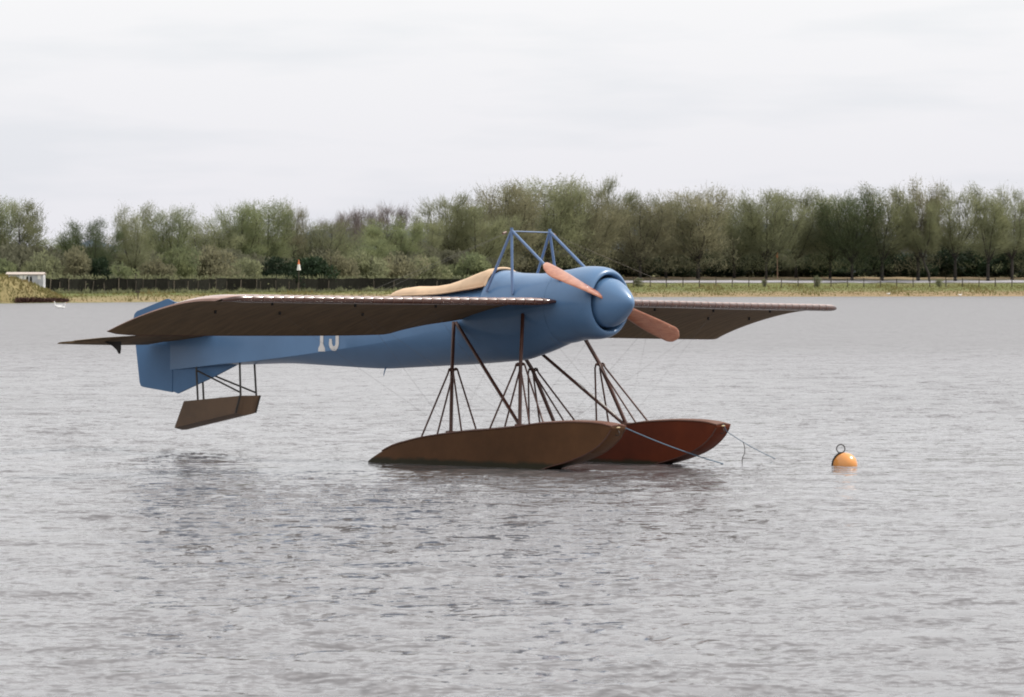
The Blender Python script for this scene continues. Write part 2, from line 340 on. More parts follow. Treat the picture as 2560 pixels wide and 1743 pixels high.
# fuselage sections: x, half width, top, widest height, chine height, keel, lower exponent
FS = [(-0.60, .412, 2.208, 1.80, 1.79, 1.372, 2.0), (-0.80, .417, 2.180, 1.78, 1.76, 1.300, 2.0), (-1.00, .42, 2.170, 1.76, 1.74, 1.238, 2.0), (-1.28, .42, 2.175, 1.74, 1.71, 1.172, 2.0),
      (-1.53, .415, 2.205, 1.71, 1.66, 1.153, 1.95), (-1.57, .412, 2.195, 1.71, 1.655, 1.150, 1.95), (-1.60, .41, 2.15, 1.70, 1.65, 1.147, 1.95), (-1.63, .41, 2.05, 1.70, 1.64, 1.145, 1.92), (-2.0, .395, 2.02, 1.66, 1.57, 1.120, 1.85),
      (-2.47, .37, 1.99, 1.62, 1.485, 1.096, 1.55), (-3.0, .335, 1.94, 1.58, 1.395, 1.070, 1.35), (-3.43, .30, 1.89, 1.56, 1.335, 1.052, 1.22), (-4.24, .245, 1.79, 1.51, 1.240, 1.074, 1.15),
      (-5.0, .20, 1.69, 1.46, 1.160, 1.095, 1.2), (-5.6, .165, 1.61, 1.42, 1.105, 1.075, 1.2), (-6.0, .125, 1.565, 1.39, 1.078, 1.060, 1.2), (-6.5, .075, 1.52, 1.36, 1.035, 1.022, 1.2), (-6.95, .020, 1.47, 1.32, 1.00, 0.99, 1.2), (-7.12, .005, 1.45, 1.31, 0.99, 0.985, 1.2)]
def fsec(x):
    return [smooth_interp(FS, x, k) for k in range(1, 7)]
def fring(x, n=20):
    wd, zt, zm, zc, zb, pb = fsec(x); pts = []
    for i in range(n + 1):                              # keel -> starboard -> top
        t = math.pi / 2 * i / n
        c, s = math.cos(t), math.sin(t)
        pts.append((wd * 1.0 * s ** (2 / pb) if s > 0 else 0, zc - (zc - zb) * c ** (2 / pb)))
    pts.append((wd * 1.003, (zc + zm) / 2))
    for i in range(n + 1):
        t = math.pi / 2 * i / n
        pts.append((wd * max(math.cos(t), 0) ** 0.95, zm + (zt - zm) * math.sin(t) ** 0.95))
    right = pts; left = [(-r, z) for r, z in pts[-2:0:-1]]
    return [P(x, r, z) for r, z in right + left]
def fr(x, z):
    """half width of the fuselage side at height z"""
    pts = [(-p.y, p.z) for p in fring(x)[:43]]
    zs = [p[1] for p in pts]; rs = [p[0] for p in pts]
    return float(np.interp(z, zs, rs))
xs = [-0.60]
for a, b, n in ((-0.60, -1.5, 14), (-1.5, -1.66, 12), (-1.66, -3.4, 18), (-3.4, -7.12, 34)): xs += list(np.linspace(a, b, n + 1))[1:]
V, F = loft([fring(x) for x in xs]); fuse = mesh('fuselage', V, F, M['blue'], plane, True, 24)

# engine cowl: a body of revolution with a rolled lip, then inwards to the dark engine bay
CZ = 1.838; CSL = 0.006
def ringr(x, R, n=64, zc=None, pin=0.0):
    return [P(x + pin * math.cos(t), R * math.sin(t), (CZ + CSL * x if zc is None else zc) - R * math.cos(t)) for t in [2 * math.pi * k / n for k in range(n)]]
f0 = fring(-0.60)
cow = []
prof = [(-0.50, .413), (-0.40, .414), (-0.28, .414), (-0.18, .413), (-0.10, .408), (-0.04, .397), (0.0, .380), (0.025, .358), (0.035, .338), (0.028, .322), (0.0, .314), (-0.08, .312), (-0.2, .312)]
n0 = len(f0)
def cring(x, R, blend=0.0):
    pts = []
    for k, p in enumerate(f0):
        # same angular parameter as the fuselage ring so that the cowl flows into it
        ang = math.atan2(-p.y, -(p.z - 1.80))
        q = P(x, R * math.sin(ang), CZ + CSL * x - R * math.cos(ang))
        pts.append(q * (1 - blend) + Vector((x, p.y, p.z)) * blend)
    return pts
cow = [cring(-0.597, .41, 1.0), cring(-0.50, .413, 0.75), cring(-0.42, .414, 0.4), cring(-0.34, .414, 0.12)] + [cring(x, R) for x, R in prof[2:]]
V, F = loft(cow, cap0=False, cap1=False); mesh('engine_cowl', V, F, M['blue'], plane, True, 60)
V, F = loft([cring(-0.19, .311), cring(-0.20, .02)], cap0=False); mesh('engine_bulkhead', V, F, M['dark'], plane, True)
for k in range(7):                                      # dark cylinder heads of the rotary engine, just visible in the gap
    t = 2 * math.pi * k / 7
    c = P(-0.12, 0.20 * math.sin(t), CZ + 0.20 * math.cos(t)); e = P(-0.12, 0.295 * math.sin(t), CZ + 0.295 * math.cos(t))
    tube('engine_cylinder', [c, e], 0.035, M['dark'], plane)
# spinner
sp_prof = [(-0.12, .262), (-0.06, .274), (0.0, .280), (0.04, .278), (0.09, .266), (0.14, .239), (0.19, .206), (0.24, .166), (0.285, .124), (0.32, .087), (0.345, .055), (0.358, .030), (0.363, .010)]
V, F = loft([ringr(x, R, 56) for x, R in sp_prof]); spin = mesh('spinner', V, F, M['blue'], plane, True, 60)

# propeller: hub and two twisted wooden blades
prop = empty('propeller', P(0.06, 0, CZ)); prop.parent = plane
tube('hub', [P(-0.14, 0, 0.003), P(0.02, 0, 0.003)], 0.09, M['prop'], prop, 16)
e = Vector((0, -1.185, 0.385)).normalized(); q = Vector((1, 0, 0)); nrm = e.cross(q).normalized()
def blade(sgn):
    rings = []
    for i in range(26):
        u = i / 25; R = 0.10 + 1.145 * u
        ch = 0.145 + 0.055 * math.sin(min(u * 1.25, 1) * math.pi * 0.62) ** 1.4
        if u > 0.86: ch *= math.sqrt(max(1 - ((u - 0.86) / 0.145) ** 2, 0.02))
        th = 0.042 * (1 - 0.72 * u) + 0.004
        if u > 0.9: th *= 0.7
        pit = math.radians(62 - 40 * u)
        cd = (q * math.sin(pit) * -1 + nrm * sgn * math.cos(pit)); td = (q * math.cos(pit) + nrm * sgn * math.sin(pit))
        c = e * sgn * R + nrm * sgn * 0.015 * math.sin(u * 3.1)
        ring = []
        for k in range(20):
            t = 2 * math.pi * k / 20
            ring.append(c + cd * (ch / 2) * math.cos(t) + td * (th / 2) * math.sin(t) * (1.5 if math.sin(t) > 0 else 0.6))
        rings.append(ring)
    V, F = loft(rings); return mesh('blade', V, F, M['prop'], prop, True, 60)
blade(1); blade(-1)

# cockpit hood of tan canvas over the open cockpit and headrest
hood = [(-3.28, 1.915, 1.905, .11), (-3.18, 1.965, 1.90, .20), (-3.05, 2.000, 1.90, .25), (-2.85, 2.018, 1.905, .285), (-2.52, 2.022, 1.915, .31), (-2.30, 2.050, 1.925, .325), (-2.10, 2.100, 1.945, .335), (-1.95, 2.148, 1.965, .34), (-1.80, 2.195, 1.985, .34), (-1.70, 2.226, 2.00, .335), (-1.62, 2.236, 2.012, .325), (-1.585, 2.222, 2.02, .318)]
rings = []
for i, (x, zt, ze, wd) in enumerate(hood):
    ring = []
    for k in range(25):
        t = -1 + 2 * k / 24; a = abs(t)
        z = ze + (zt - ze) * max(1 - a ** 2.6, 0) ** 0.75 + 0.004 * math.sin(k * 2.1 + i * 1.3)
        ring.append(P(x, t * wd, z))
    rings.append(ring)
V, F = loft(rings, closed=False, cap0=False, cap1=False)
hd = mesh('cockpit_cover', V, F, M['canvas'], plane, True, 70); hd['label'] = 'tan canvas cover drawn over the cockpit'
md = hd.modifiers.new('thick', 'SOLIDIFY'); md.thickness = 0.012
tube('cover_hem', [P(x, wd + 0.004, ze + 0.006) for x, zt, ze, wd in hood], 0.011, M['canvas'], hd)
tube('cover_hem', [P(x, -wd - 0.004, ze + 0.006) for x, zt, ze, wd in hood], 0.011, M['canvas'], hd)
cockx = [(-1.585 - 0.01, t) for t in np.linspace(-1, 1, 15)]
tube('coaming', [P(-1.575, .33 * t, 2.02 + .208 * max(1 - abs(t) ** 2.6, 0) ** 0.75) for x, t in cockx], 0.016, M['canvas'], plane)

# racing number on the starboard side
def number_poly(name, loops):
    """each loop: outline in (x, z); laid 4 mm proud of the fuselage side"""
    for lp in loops:
        bm = bmesh.new()
        V1 = [bm.verts.new(P(x, fr(x, z) + 0.006, z)) for x, z in lp]
        bm.faces.new(V1); bmesh.ops.triangulate(bm, faces=bm.faces[:])
        me = bpy.data.meshes.new(name); bm.to_mesh(me); bm.free()
        o = link(name, me, M['white'], fuse); md = o.modifiers.new('t', 'SOLIDIFY'); md.thickness = 0.003
def stroke(pts, wdt):
    """polyline with widths -> outline"""
    Lf = []; Rt = []
    for i, (x, z) in enumerate(pts):
        a = pts[max(i - 1, 0)]; b = pts[min(i + 1, len(pts) - 1)]; d = Vector((b[0] - a[0], b[1] - a[1])).normalized(); n = Vector((-d.y, d.x)) * wdt[i] / 2
        Lf.append((x + n.x, z + n.y)); Rt.append((x - n.x, z - n.y))
    return Lf, Rt
def stroke_mesh(name, pts, wdt, par=None):
    Lf, Rt = stroke(pts, wdt); n = len(pts); V = []; F = []
    for i in range(n):
        for (x, z) in (Lf[i], Rt[i]): V.append(P(x, fr(x, z) + 0.006, z))
    F = [(2 * i, 2 * i + 1, 2 * i + 3, 2 * i + 2) for i in range(n - 1)]
    o = mesh(name, V, F, M['white'], fuse); md = o.modifiers.new('t', 'SOLIDIFY'); md.thickness = 0.003; return o
# the slanted chine makes the feet of the figures follow it
stroke_mesh('number_one', [(-4.225, 1.245), (-4.225, 1.285), (-4.225, 1.315), (-4.225, 1.33), (-4.225, 1.48), (-4.225, 1.60), (-4.235, 1.66)], [.118, .112, .07, .056, .054, .06, .075])
nine = []
for k in range(15):
    t = -math.pi * k / 14
    nine.append((-4.012 + 0.058 * math.cos(t), 1.345 + 0.064 * math.sin(t)))
nine = nine[::-1]
nine = [(-4.070, 1.395)] + nine + [(-3.954, z) for z in (1.40, 1.47, 1.54, 1.58)]
for k in range(1, 21):
    t = 2 * math.pi * k / 20; nine.append((-4.012 + 0.058 * math.cos(t), 1.585 + 0.06 * math.sin(t)))
stroke_mesh('number_nine', nine, [.040] + [.055] * (len(nine) - 1))

# wings -----------------------------------------------------------------
#     r,  LE x,  LE z,  TE x,  TE z, camber
WG = [(0.30, -0.42, 1.820, -1.80, 1.640, .050), (0.45, -0.425, 1.822, -1.86, 1.612, .052), (1.00, -0.46, 1.822, -1.90, 1.546, .055), (1.25, -0.475, 1.820, -1.95, 1.500, .056), (1.55, -0.49, 1.820, -2.03, 1.436, .058),
      (3.00, -0.575, 1.812, -2.22, 1.414, .060), (4.9, -0.69, 1.806, -2.46, 1.406, .066), (5.08, -0.70, 1.804, -2.53, 1.412, .066), (5.19, -0.725, 1.802, -2.58, 1.425, .062), (5.26, -0.85, 1.785, -2.60, 1.445, .052)]
NC = 26
def wsec(r, s):
    """upper and lower surface heights and x at chord fraction s"""
    xl, zl, xt, zt, cm = [smooth_interp(WG, r, k) for k in range(1, 6)]; c = xl - xt
    x = xl + (xt - xl) * s; line = zl + (zt - zl) * s
    camb = cm * c * (1 - ((s - 0.42) / (0.42 if s < 0.42 else 0.58)) ** 2)
    nose = math.sqrt(max(1 - (1 - min(s / 0.035, 1)) ** 2, 0)); tipf = 1.0 if r < 5.0 else max(1 - ((r - 5.0) / 0.27) ** 2, 0.10) ** 0.5
    rf = min(max((r - 0.36) / 0.30, 0), 1); thk = 0.082 * (0.30 + 0.70 * rf ** 0.6) * nose * max(1 - s, 0) ** 1.15 * tipf + 0.004
    return x, line + 0.025 + camb + thk * 0.42, line + 0.025 + camb - thk * 0.58, c
RIB0, RIBD = 0.60, 0.145
ribs = [RIB0 + RIBD * i for i in range(31)]
def scal(r):
    t = ((r - RIB0) / RIBD) % 1.0
    return -0.0055 * (4 * t * (1 - t)) ** 0.8 if RIB0 - RIBD < r < ribs[-1] + RIBD else 0
ss = [(1 - math.cos(math.pi * (i / NC) ** 0.95 * 0.5)) if i < NC * 1 else 1.0 for i in range(NC + 1)]
ss = [s ** 1.05 for s in ss]
LEF = 0.065
def wing(sgn):
    rs = [0.30, 0.38, 0.46, 0.53] + [RIB0 + RIBD * k / 6 for k in range(-0, 30 * 6 + 1)] + [5.0, 5.04, 5.08, 5.12, 5.16, 5.19, 5.22, 5.245, 5.26]
    up = [0.010, 0.018, 0.03, 0.045] + [s for s in ss if s > 0.05]; lw = [LEF] + [s for s in ss if s > LEF]
    V = []; F = []; cols = len(up) + len(lw)
    for r in rs:
        sc = scal(r)
        for s in up: x, zu, zl, c = wsec(r, s); V.append(P(x, sgn * r, zu + sc * min(1, (1 - s) * 4)))
        for s in lw[::-1]: x, zu, zl, c = wsec(r, s); V.append(P(x, sgn * r, min(zl - sc * 0.6 * min(1, (1 - s) * 4), zu - 0.003)))
    for i in range(len(rs) - 1):
        for j in range(cols - 1):
            a = i * cols + j; F.append((a, a + 1, a + 1 + cols, a + cols))
    F.append(tuple((len(rs) - 1) * cols + j for j in range(cols)))
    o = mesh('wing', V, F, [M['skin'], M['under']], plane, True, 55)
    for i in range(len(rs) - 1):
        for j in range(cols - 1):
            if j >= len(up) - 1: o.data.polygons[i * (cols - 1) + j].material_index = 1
    if sgn > 0: o.data.flip_normals()
    # leading edge, rounded nose
    le = []
    for r in rs:
        sc = scal(r) * 0.6; ring = []
        sl_ = [0.010, 0.006, 0.003, 0.001, 0.0]; s2_ = [0.0006, 0.002, 0.005, 0.009, 0.015, 0.024, 0.035, 0.05, LEF]
        for s in sl_: x, zu, zl, c = wsec(r, s); ring.append(P(x - (0), sgn * r, zu + 0.002 + sc))
        for s in s2_: x, zu, zl, c = wsec(r, s); ring.append(P(x, sgn * r, zl - 0.002))
        le.append(ring)
    V, F = loft(le, closed=False, cap0=False, cap1=False); l = mesh('leading_edge', V, F, M['le'], o, True, 80)
    if sgn > 0: l.data.flip_normals()
    # rib tapes standing just proud of the cloth, round the nose and along the top and the underside
    for r in ribs:
        V = []; 
        pr = [(s, 1) for s in [1.0, .8, .6, .42, .25, .12, .065, .035, .02, .01, .004, .001, 0.0]] + [(s, -1) for s in [.001, .004, .012, .03]]
        for dr in (-0.004, 0.004):
            for s, side in pr:
                x, zu, zl, c = wsec(r, s); V.append(P(x + (0.004 if s < 0.02 else 0), sgn * (r + dr), zu + 0.0055 if side > 0 else zl - 0.0045))
        n = len(pr); F = [(i, i + 1, i + 1 + n, i + n) for i in range(n - 1)]
        rb = mesh('rib', V, F, M['rib'], o, True); 
    # spar bolt heads under the wing
    for (s_, rr) in ((0.24, 1.9), (0.24, 3.1), (0.24, 4.3), (0.55, 2.5), (0.55, 3.7), (0.55, 4.6)):
        x, zu, zl, c = wsec(rr, s_); tube('wire_fitting', [P(x, sgn * rr, zl + 0.01), P(x, sgn * rr, zl - 0.03)], 0.014, M['hole'], o, 8)
    # trailing edge wire
    tube('trailing_edge', [P(wsec(r, 1.0)[0] - 0.004, sgn * r, wsec(r, 1.0)[2] + 0.002) for r in rs[::3] + [rs[-1]]], 0.008, M['strut'], o, 6)
    return o
wing_near = wing(1); wing_far = wing(-1)
# wing root glove
for sgn in (1, -1):
    rings = []
    for r, k in ((0.36, 1.06), (0.42, 1.06), (0.50, 1.05), (0.60, 1.03), (0.604, 1.0)):
        ring = []
        for s in [0, .001, .004, .012, .03, .06, .12, .2]:
            x, zu, zl, c = wsec(r, s); ring.append((x, zu))
        lo = []
        for s in [.001, .004, .012, .03, .06, .12, .2][::-1]:
            x, zu, zl, c = wsec(r, s); lo.append((x, zl))
        pts = ring + lo; cx = sum(p[0] for p in pts) / len(pts); cz = sum(p[1] for p in pts) / len(pts)
        rings.append([P(cx + (x - cx) * k + 0.008, sgn * r, cz + (z - cz) * k) for x, z in pts])
    V, F = loft(rings); o = mesh('wing_root_fairing', V, F, M['le'], plane, True, 60)
    if sgn > 0: o.data.flip_normals()

# tail surfaces -----------------------------------------------------------
rud = plate('rudder', [(-7.70, 1.62), (-7.685, 1.675), (-7.64, 1.71), (-7.12, 1.862), (-7.085, 1.865), (-6.993, 1.832), (-6.993, 0.715), (-7.06, 0.722), (-7.515, 0.772), (-7.56, 0.785), (-7.582, 0.83), (-7.655, 1.28)], 0.012, -0.012, M['bluedk'], plane, 0.005)
plate('tail_fin', [(-6.99, 1.83), (-6.85, 1.80), (-6.15, 1.50), (-6.15, 1.40), (-6.99, 1.35)], 0.011, -0.011, M['bluedk'], plane, 0.004)
plate('ventral_fin', [(-6.99, 1.05), (-6.99, 0.726), (-6.90, 0.700), (-6.30, 0.905), (-5.82, 1.088), (-5.9, 1.15)], 0.011, -0.011, M['bluedk'], plane, 0.004)
for sgn in (1, -1):
    # stabiliser: triangular; elevator behind the hinge line
    st = [(0.03, -6.15, 1.445, -7.10, 1.345), (0.4, -6.42, 1.440, -7.14, 1.340), (0.8, -6.74, 1.415, -7.20, 1.338), (1.15, -7.02, 1.382, -7.26, 1.335), (1.40, -7.25, 1.342, -7.31, 1.325)]
    rings = []
    for r, xl, zl, xt, zt in st:
        th = 0.018 * (1 - 0.5 * r / 1.4)
        rings.append([P(xl, sgn * r, zl), P(xl - (xl - xt) * .25, sgn * r, zl - (zl - zt) * .25 + th), P(xt, sgn * r, zt + th), P(xt, sgn * r, zt - th * .6), P(xl - (xl - xt) * .25, sgn * r, zl - (zl - zt) * .25 - th)])
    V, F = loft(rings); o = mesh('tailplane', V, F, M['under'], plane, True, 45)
    if sgn > 0: o.data.flip_normals()
    el = [(0.05, -7.12, 1.343, -7.40, 1.300), (0.5, -7.16, 1.338, -7.48, 1.292), (1.0, -7.24, 1.334, -7.47, 1.296), (1.40, -7.32, 1.325, -7.44, 1.302), (1.53, -7.38, 1.312, -7.43, 1.304)]
    rings = [[P(xl, sgn * r, zl + .012), P(xt, sgn * r, zt + .004), P(xt, sgn * r, zt - .004), P(xl, sgn * r, zl - .010)] for r, xl, zl, xt, zt in el]
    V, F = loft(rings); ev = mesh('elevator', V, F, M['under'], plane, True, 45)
    if sgn > 0: ev.data.flip_normals()
    hx = -6.93 - 0.10
    pl = [(hx - 0.22, 1.33), (hx - 0.16, 1.315), (hx - 0.06, 1.28), (hx + 0.01, 1.235), (hx + 0.05, 1.185), (hx + 0.065, 1.19), (hx + 0.075, 1.25), (hx + 0.075, 1.34)]
    y0 = -sgn * 0.93
    plate('control_horn', pl, y0 - .012, y0 + .012, M['hole'], ev, 0.003)

for k_ in ('float', 'float_redglow'):                      # wet, algae-dark band along the waterline
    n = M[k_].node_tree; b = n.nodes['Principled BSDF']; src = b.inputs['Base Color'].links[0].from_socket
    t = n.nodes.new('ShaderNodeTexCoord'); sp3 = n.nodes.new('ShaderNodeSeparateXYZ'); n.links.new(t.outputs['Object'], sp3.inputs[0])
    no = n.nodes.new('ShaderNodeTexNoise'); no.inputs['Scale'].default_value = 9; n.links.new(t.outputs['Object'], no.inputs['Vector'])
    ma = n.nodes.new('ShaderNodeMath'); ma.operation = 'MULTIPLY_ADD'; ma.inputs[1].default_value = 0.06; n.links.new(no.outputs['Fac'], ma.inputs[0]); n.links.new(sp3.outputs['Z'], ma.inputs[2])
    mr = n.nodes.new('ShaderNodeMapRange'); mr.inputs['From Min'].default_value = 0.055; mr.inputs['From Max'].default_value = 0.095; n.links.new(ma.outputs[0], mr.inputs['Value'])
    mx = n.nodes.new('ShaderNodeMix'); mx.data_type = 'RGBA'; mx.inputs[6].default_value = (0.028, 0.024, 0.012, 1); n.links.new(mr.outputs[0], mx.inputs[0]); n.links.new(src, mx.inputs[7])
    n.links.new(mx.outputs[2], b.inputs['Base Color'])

# cabane pylons of blue tube
for sgn in (1, -1):
    ap = P(-1.165, sgn * 0.33, 2.655)
    tube('cabane_strut', [ap, P(-1.487, sgn * 0.395, 1.955)], 0.0165, M['bluetube'], plane, 10)
    tube('cabane_strut', [ap, P(-1.085, sgn * 0.40, 1.925)], 0.0165, M['bluetube'], plane, 10)
    tube('cabane_strut', [ap, P(-0.43, sgn * 0.335, 2.085)], 0.0165, M['bluetube'], plane, 10)
    tube('cabane_apex', [ap - Vector((0, 0, 0.02)), ap + Vector((0, 0, 0.03))], 0.018, M['bluetube'], plane, 10)
    tube('pulley', [P(-1.19, sgn * 0.40, 2.632), P(-1.19, sgn * 0.45, 2.615)], 0.014, M['rib'], plane, 10)
tube('cabane_cross_tube', [P(-1.165, 0.33, 2.645), P(-1.165, -0.33, 2.645)], 0.007, M['bluetube'], plane, 8)

# floats --------------------------------------------------------------------
DECK = [(-2.80, -0.045), (-2.74, 0.0), (-2.55, 0.095), (-2.30, 0.196), (-2.05, 0.255), (-1.88, 0.290), (-1.50, 0.342), (-1.28, 0.368), (-0.83, 0.405), (-0.45, 0.442), (-0.10, 0.485), (0.15, 0.502), (0.405, 0.512), (0.60, 0.511), (0.78, 0.503), (0.95, 0.474)]
KEEL = [(-2.80, -0.055), (-2.6, -0.09), (-2.2, -0.13), (-1.5, -0.17), (-0.9, -0.17), (-0.4, -0.11), (-0.1, -0.045), (0.05, 0.0), (0.3, 0.060), (0.5, 0.122), (0.65, 0.182), (0.78, 0.262), (0.88, 0.350), (0.95, 0.452)]
for sgn in (1, -1):
    fl = empty('float', P(0, sgn * 0.917, 0)); fl.parent = plane; fl['label'] = 'dull brown flat-sided float nearer the viewer' if sgn > 0 else 'brown flat-sided float on the far side, tinted with a red glow'
    xs = list(np.linspace(-2.80, 0.55, 44)) + list(np.linspace(0.58, 0.95, 16))
    rings = []
    for x in xs:
        zd = smooth_interp(DECK, x, 1); zk = smooth_interp(KEEL, x, 1); hw = 0.137 * (1 - 0.10 * max(0, (x - 0.3) / 0.65) ** 2) * (1 if x > -2.2 else 1 - 0.35 * ((-2.2 - x) / 0.6) ** 2)
        b = min(0.012, (zd - zk) * 0.3)
        sec = [(-hw + b, zk), (0, zk - 0.004), (hw - b, zk), (hw, zk + b), (hw + .003, (zd + zk) / 2), (hw, zd - b), (hw - b, zd), (0, zd + 0.014), (-hw + b, zd), (-hw, zd - b), (-hw - .003, (zd + zk) / 2), (-hw, zk + b)]
        rings.append([Vector((x, -r, z)) for r, z in sec])
    V, F = loft(rings); h = mesh('hull', V, F, M['float'] if sgn > 0 else M['float_redglow'], fl, True, 40)
    # deck board with a small overhang
    rings = []
    for x in [x for x in xs if x > -2.5]:
        zd = smooth_interp(DECK, x, 1); hw = 0.143 * (1 - 0.10 * max(0, (x - 0.3) / 0.65) ** 2) * (1 if x > -2.2 else 1 - 0.35 * ((-2.2 - x) / 0.6) ** 2)
        rings.append([Vector((x, -r, z)) for r, z in ((-hw, zd - .004), (hw, zd - .004), (hw, zd + .008), (0, zd + .022), (-hw, zd + .008))])
    V, F = loft(rings); mesh('deck', V, F, M['deck'], fl, True, 30)
    # chine rubbing strips on the bow
    for s2 in (1, -1):
        tube('chine_strip', [Vector((x, -s2 * 0.134 * (1 - 0.10 * max(0, (x - 0.3) / 0.65) ** 2), smooth_interp(KEEL, x, 1) + 0.004)) for x in np.linspace(-0.1, 0.94, 18)], 0.007, M['strut'], fl, 6)
    tube('mooring_eye', [Vector((0.93 + .03 * math.cos(t), 0, 0.40 + 0.03 * math.sin(t))) for t in np.linspace(0, 2 * math.pi, 13)], 0.004, M['iron'], fl, 6)
    tube('mooring_eye', [Vector((0.965, -0.05, 0.462)), Vector((0.965, 0.0, 0.462))], 0.008, M['brass'], fl, 8)

def dk(x): return smooth_interp(DECK, x, 1) + 0.010
for sgn in (1, -1):
    # main posts, streamlined
    tube('float_post', [P(-0.49, sgn * 0.925, dk(-.49)), P(-0.69, sgn * 0.695, 1.12), P(-0.905, sgn * 0.42, 1.70)], 0.019, M['strut'], plane, 10, 1.3)
    tube('float_post', [P(-1.53, sgn * 0.925, dk(-1.53)), P(-1.73, sgn * 0.695, 1.06), P(-1.95, sgn * 0.43, 1.60)], 0.019, M['strut'], plane, 10, 1.3)
    tube('diagonal_strut', [P(-1.915, sgn * 0.43, 1.60), P(-0.515, sgn * 0.90, dk(-.5) + 0.01)], 0.018, M['strut'], plane, 10, 1.2)
    for (nx, nz_, feet) in ((-1.72, 1.06, ((-1.88, -1.27), (-1.86, -1.255))), (-0.70, 1.13, ((-0.84, -0.25), (-0.83, -0.246)))):
        # an inner and an outer V, each a bent tube hooked over the post
        for (rt, rf, ft) in ((0.735, 1.035, feet[0]), (0.650, 0.80, feet[1])):
            a = P(nx - 0.035, sgn * rt, nz_ - 0.04); b = P(nx + 0.045, sgn * rt, nz_ - 0.03); top = P(nx + 0.005, sgn * rt, nz_ + 0.018)
            tube('brace_strut', [P(ft[0], sgn * rf, dk(ft[0])), a, P(nx - .02, sgn * rt, nz_ + .008), top], 0.0105, M['strut'], plane, 8)
            tube('brace_strut', [P(ft[1], sgn * rf, dk(ft[1])), b, P(nx + .03, sgn * rt, nz_ + .008), top], 0.0105, M['strut'], plane, 8)
        tube('brace_collar', [P(nx, sgn * 0.62, nz_ + 0.005), P(nx, sgn * 0.765, nz_ - 0.01)], 0.012, M['strut'], plane, 8)
    for x in (-0.49, -1.53):
        box('post_foot', (x - .05, x + .05, -sgn * 0.925 - .04, -sgn * 0.925 + .04, dk(x) - .01, dk(x) + .022), M['deck'], plane, 0.006)

for t in (0.62, 0.72, 0.80, 0.88):                      # white strips added as sunlit glints along the far diagonal
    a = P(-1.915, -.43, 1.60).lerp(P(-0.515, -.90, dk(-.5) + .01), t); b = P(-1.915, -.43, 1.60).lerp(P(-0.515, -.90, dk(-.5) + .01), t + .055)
    tube('glint_strip', [a + Vector((0, 0, .018)), b + Vector((0, 0, .018))], 0.012, M['markwh'], plane, 6)

# tail float and its struts
A = (-6.63, .613); B = (-5.655, .697); Cc = (-5.73, .487); D = (-6.79, .285)
tf = empty('tail_float', P(-6.2, 0, 0.5)); tf.parent = plane; tf['label'] = 'small box-shaped brown float hung under the tail'
def tfp(x, r, z): return Vector((x + 6.2, -r, z - 0.5))
rings = []
for r, dz in ((.17, 0), (.11, -.014), (.04, -.026), (-.04, -.026), (-.11, -.014), (-.17, 0)):
    rings.append([tfp(A[0], r, A[1]), tfp(B[0], r, B[1]), tfp(Cc[0], r, Cc[1] + dz), tfp(D[0], r, D[1] + dz)])
V, F = loft(rings); th_ = mesh('hull', V, F, M['tfloat'], tf)
for sgn in (1, -1):
    tube('edge_batten', [tfp(B[0] - .004, sgn * .17, B[1] + .002), tfp(Cc[0] - .004, sgn * .17, Cc[1])], 0.013, M['strut2'], tf, 6)
for sgn in (1, -1):
    tube('tail_float_strut', [P(-6.50, sgn * .05 + .04, 1.03), P(-6.465, sgn * .05 + .04, .60)], 0.0125, M['strut2'], plane, 8)
    tube('tail_float_strut', [P(-5.72, sgn * .125, 1.14), P(-5.685, sgn * .135, .66)], 0.0125, M['strut2'], plane, 8)
    tube('tail_float_brace', [P(-6.485, sgn * .04 + .04, .985), P(-5.70, sgn * .125, .735)], 0.0115, M['strut2'], plane, 8)

# bracing wires
for sgn in (1, -1):
    for (x, r, z) in ((-0.99, 3.1, 1.86), (-1.46, 2.5, 1.83)):
        tube('bracing_wire', [P(-1.18, sgn * .38, 2.63), P(x, sgn * r, z)], 0.0010, M['wire'], plane, 5)
    for (x, r, z, x2, z2) in ((-0.93, 1.9, 1.74, -0.49, .46), (-0.99, 3.1, 1.74, -0.49, .46), (-1.40, 2.5, 1.66, -1.53, .36), (-1.5, 3.7, 1.66, -1.53, .36)):
        tube('bracing_wire', [P(x, sgn * r, z), P(x2, sgn * .93, z2)], 0.0010, M['wire'], plane, 5)
    tube('bracing_wire', [P(-0.55, sgn * .36, 1.45), P(-0.49, -sgn * .86, .47)], 0.0010, M['wire'], plane, 5)
    tube('bracing_wire', [P(-1.95, sgn * .36, 1.35), P(-1.53, -sgn * .86, .36)], 0.0010, M['wire'], plane, 5)
tube('drain_pipe', [P(-3.40, 0.02, 1.06), P(-3.42, 0.02, 1.01), P(-3.43, 0.02, 0.97)], [0.009, 0.006, 0.004], M['bluedk'], plane, 6)

def plane_world(x, r, z):
    return Matrix.Rotation(math.radians(-41.5), 4, 'Z') @ Matrix.Rotation(math.radians(-0.8), 4, 'X') @ P(x, r, z) + Vector((1.063, 50.5, 0))
def rope_curve(a, b, sag, n=22):
    return [a.lerp(b, i / n) - Vector((0, 0, sag * 4 * (i / n) * (1 - i / n))) for i in range(n + 1)]
a = plane_world(0.985, .84, .455); b = plane_world(0.456, -1.803, -0.04)
tag(tube('mooring_rope', rope_curve(a, b, 0.03), 0.0065, M['rope'], None, 8), 'thick blue mooring rope from the near float bow into the water', 'rope')
a = plane_world(0.955, -.90, .485); a2 = plane_world(0.985, -.93, .40); b = plane_world(-0.118, -3.456, -0.03)
tag(tube('mooring_rope', [a] + rope_curve(a2, b, 0.03), 0.0045, M['rope'], None, 8), 'thin slack blue rope running from the far float bow to the water', 'rope')
c0 = a2.lerp(b, 0.26) - Vector((0, 0, 0.02))
